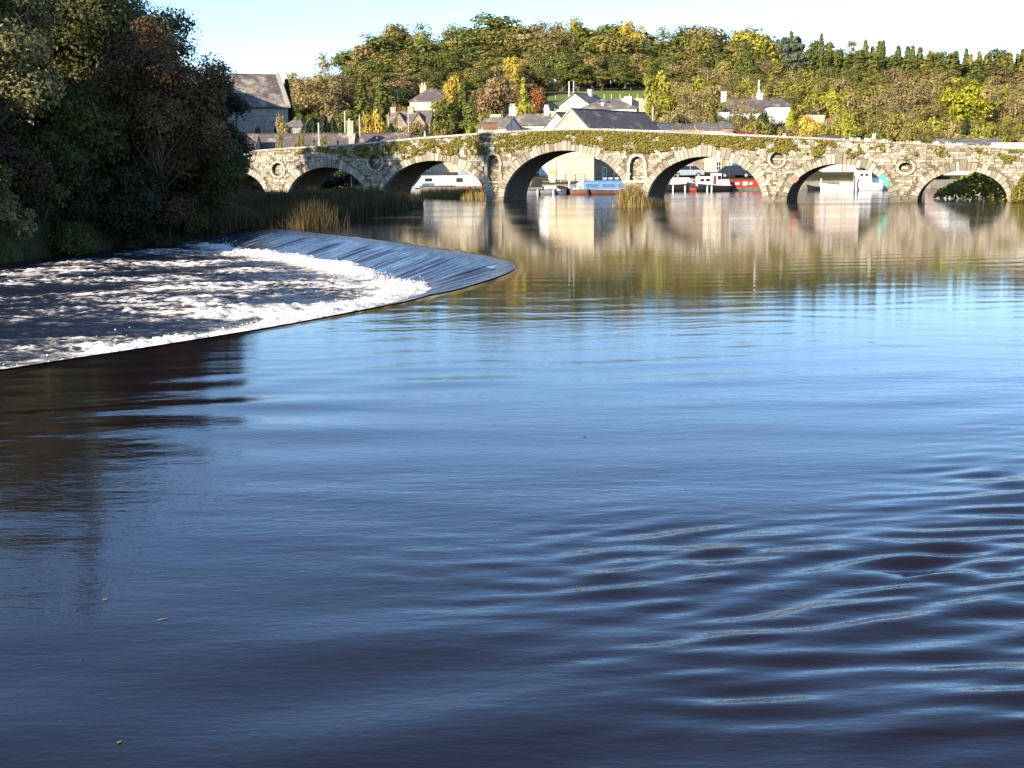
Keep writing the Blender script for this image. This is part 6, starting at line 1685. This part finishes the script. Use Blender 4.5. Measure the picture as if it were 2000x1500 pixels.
mb = MB(); mb.box(-4.5,3.5,-2.5,2.5,-3.5,-.36); o = mb.build('parking_terrace', WSTONE, None); set_uv(o.data); o.location = (p.x+.8, 232, p.z); tag(o, 'stone terrace with the black car beside the white farmhouse', 'terrace')
p = at_y(1829, 355, 156); car('red car beyond the hedge seen through the rightmost arch', (p.x, 156.5, 1.2), 1.3, CARRED)
# van roof beyond the right end of the parapet
u = px_u(1990); p = bw(u, 2.4, float(top_z(u))-1.24)
vn = empty('white_van', p, BA, 'white van whose roof shows over the right end of the parapet', 'van')
mb = MB(); mb.loft([[(x,y,z) for x,z in ((-2.4,.4),(-2.4,.95),(-1.75,1.1),(-1.2,1.62),(2.4,1.66),(2.4,.35))] for y in (-.85,.85)]); mb.build('body', FRAMEW, vn)
for s in (-1,1):
    mb = MB(); mb.hexa([(-1.5,s*.87-.02,1.0),(-.6,s*.87-.02,1.0),(-.6,s*.87+.02,1.0),(-1.5,s*.87+.02,1.0)],[(-1.1,s*.87-.02,1.5),(-.6,s*.87-.02,1.5),(-.6,s*.87+.02,1.5),(-1.1,s*.87+.02,1.5)]); mb.build('window', GLASS, vn)
    for x in (-1.5,1.5): mb = MB(); mb.tube((x,s*.7,.33),(x,s*.88,.33),.33,.33,12); mb.build('wheel', RUBBER, vn)

# ------------------------------------------------------------------ people on the bridge
def skin_obj(name, pts, edges, rad, mat, parent, root=0, sub=2):
    me = bpy.data.meshes.new(name); me.from_pydata(pts, edges, []); me.materials.append(mat)
    o = link(name, me, parent)
    m_ = o.modifiers.new('skin', 'SKIN'); m_.use_smooth_shade = True
    if not me.skin_vertices: 
        bm = bmesh.new(); bm.from_mesh(me); bm.verts.layers.skin.verify(); bm.to_mesh(me); bm.free()
    for i, sv in enumerate(me.skin_vertices[0].data):
        q = rad[i]; sv.radius = (q, q) if not isinstance(q, tuple) else q; sv.use_root = (i == root)
    s_ = o.modifiers.new('sub', 'SUBSURF'); s_.levels = sub; s_.render_levels = sub
    return o
def person(label, loc, rz, coat, H=1.72, step=.22, lean=.06):
    e = empty('person', loc, rz, label, 'person'); k = H/1.75
    e.scale = (k, k, k)
    # facing -y; x to the side
    P = [(0,0,.95),(0,-.01-lean*.3,1.12),(0,-.02-lean*.7,1.34),(0,-.03-lean,1.46),(0,-.05-lean,1.56),(0,-.07-lean,1.66),(0,-.06-lean,1.73)]
    R = [(.16,.12),(.15,.11),(.17,.11),.065,(.075,.085),(.085,.10),(.06,.07)]
    E = [(0,1),(1,2),(2,3),(3,4),(4,5),(5,6)]
    def add(p, r_, to): P.append(p); R.append(r_); E.append((to, len(P)-1)); return len(P)-1
    add((0,-.175-lean,1.61), .018, 4)                                  # nose
    limbs = []
    for s in (-1,1):
        sh = add((s*.19,-.02-lean*.7,1.40), .062, 2); el = add((s*.25,.02-lean*.4+s*.05,1.13), .047, sh); wr_ = add((s*.25,-.10-lean+s*.10,.90), .03, el)
        pm = add((s*.25,-.13-lean+s*.12,.83), (.035,.022), wr_)
        for f in range(4): a = add((s*(.225+.018*f),-.15-lean+s*.13,.77), .009, pm); add((s*(.225+.018*f),-.145-lean+s*.13,.725+.008*abs(f-1.5)), .008, a)
        a = add((s*.205,-.15-lean+s*.12,.82), .010, pm); add((s*.195,-.17-lean+s*.12,.785), .009, a)
        limbs.append((sh, el, wr_))
        hp = add((s*.095,0,.90), .095, 0); kn = add((s*.10,-s*step*.5-.03,.50), .062, hp); an_ = add((s*.10,-s*step+.03,.09), .042, kn); add((s*.11,-s*step-.12,.035), .038, an_)
    skin_obj('body', P, E, R, SKIN, e)
    # coat
    C = [(0,0,.80),(0,-.01-lean*.3,1.12),(0,-.02-lean*.7,1.34),(0,-.03-lean,1.47)]; CR_ = [(.20,.16),(.175,.14),(.19,.135),.085]; CE = [(0,1),(1,2),(2,3)]
    for (sh, el, wr_) in limbs:
        for idn, rr in ((sh,.085),(el,.065),(wr_,.05)):
            C.append(P[idn]); CR_.append(rr)
        n = len(C); CE += [(2,n-3),(n-3,n-2),(n-2,n-1)]
    skin_obj('coat', C, CE, CR_, coat, e)
    T_ = [(0,0,.93)]; TR_ = [(.15,.13)]; TE_ = []
    for s in (-1,1):
        T_ += [(s*.095,0,.88),(s*.10,-s*step*.5-.03,.50),(s*.10,-s*step+.03,.10)]; TR_ += [.11,.08,.065]; n = len(T_); TE_ += [(0,n-3),(n-3,n-2),(n-2,n-1)]
    skin_obj('trousers', T_, TE_, TR_, CLOTH2, e)
    skin_obj('hair', [(0,-.03-lean,1.60),(0,-.055-lean,1.70),(0,-.05-lean,1.77),(0,.03-lean,1.55)], [(0,1),(1,2),(0,3)], [(.088,.088),(.096,.105),(.05,.06),(.06,.05)], HAIR, e)
    return e
for (px, coat, lab, rz_, H) in ((739, CLOTH, 'person in black coat walking on the bridge before the slate roof', BA+math.pi/2, 1.80), (658, CLOTH2, 'person in charcoal jacket on the bridge by the pale pole', BA-math.pi/2, 1.66)):
    u = px_u(px); p = bw(u, 1.0, float(top_z(u))-1.245); person(lab, p, rz_+.4, coat, H)

# ------------------------------------------------------------------ leaves adrift on the near water
for (px, py, s, mt, lab) in ((206,1172,.018,'ygreen','pale green leaf floating near the lower left'),(318,1211,.04,'tan','thin straw floating right of the pale leaf'),(234,1452,.016,'tan','small brown leaf floating at the bottom left'),(1142,853,.028,'rust','tiny reddish leaf floating in mid river'),(150,1193,.015,'dark','dark leaf floating left of the pale leaf')):
    p = at_z(px, py, 0); zz = float(waves(np.array([p.x]), np.array([p.y]))[0])
    th_ = random.uniform(0,3.1)
    asp = 7 if 'straw' in lab else 2
    pts = [(-1,0,0),(-.4,.5/asp*2,.05),(.3,.45/asp*2,.04),(1,0,.08),(.3,-.45/asp*2,.05),(-.4,-.5/asp*2,.04)]
    mb = MB(); mb.add([(x*s,y*s,z*s*.5) for x,y,z in pts]+[(x*s,y*s,z*s*.5+.003) for x,y,z in pts], [(5,4,3,2,1,0),(6,7,8,9,10,11)]+[(i,(i+1)%6,(i+1)%6+6,i+6) for i in range(6)])
    o = mb.build('floating_leaf', LM[mt], None); o.location = (p.x, p.y, zz+.004); o.rotation_euler.z = .4+th_*.1; tag(o, lab, 'leaf')
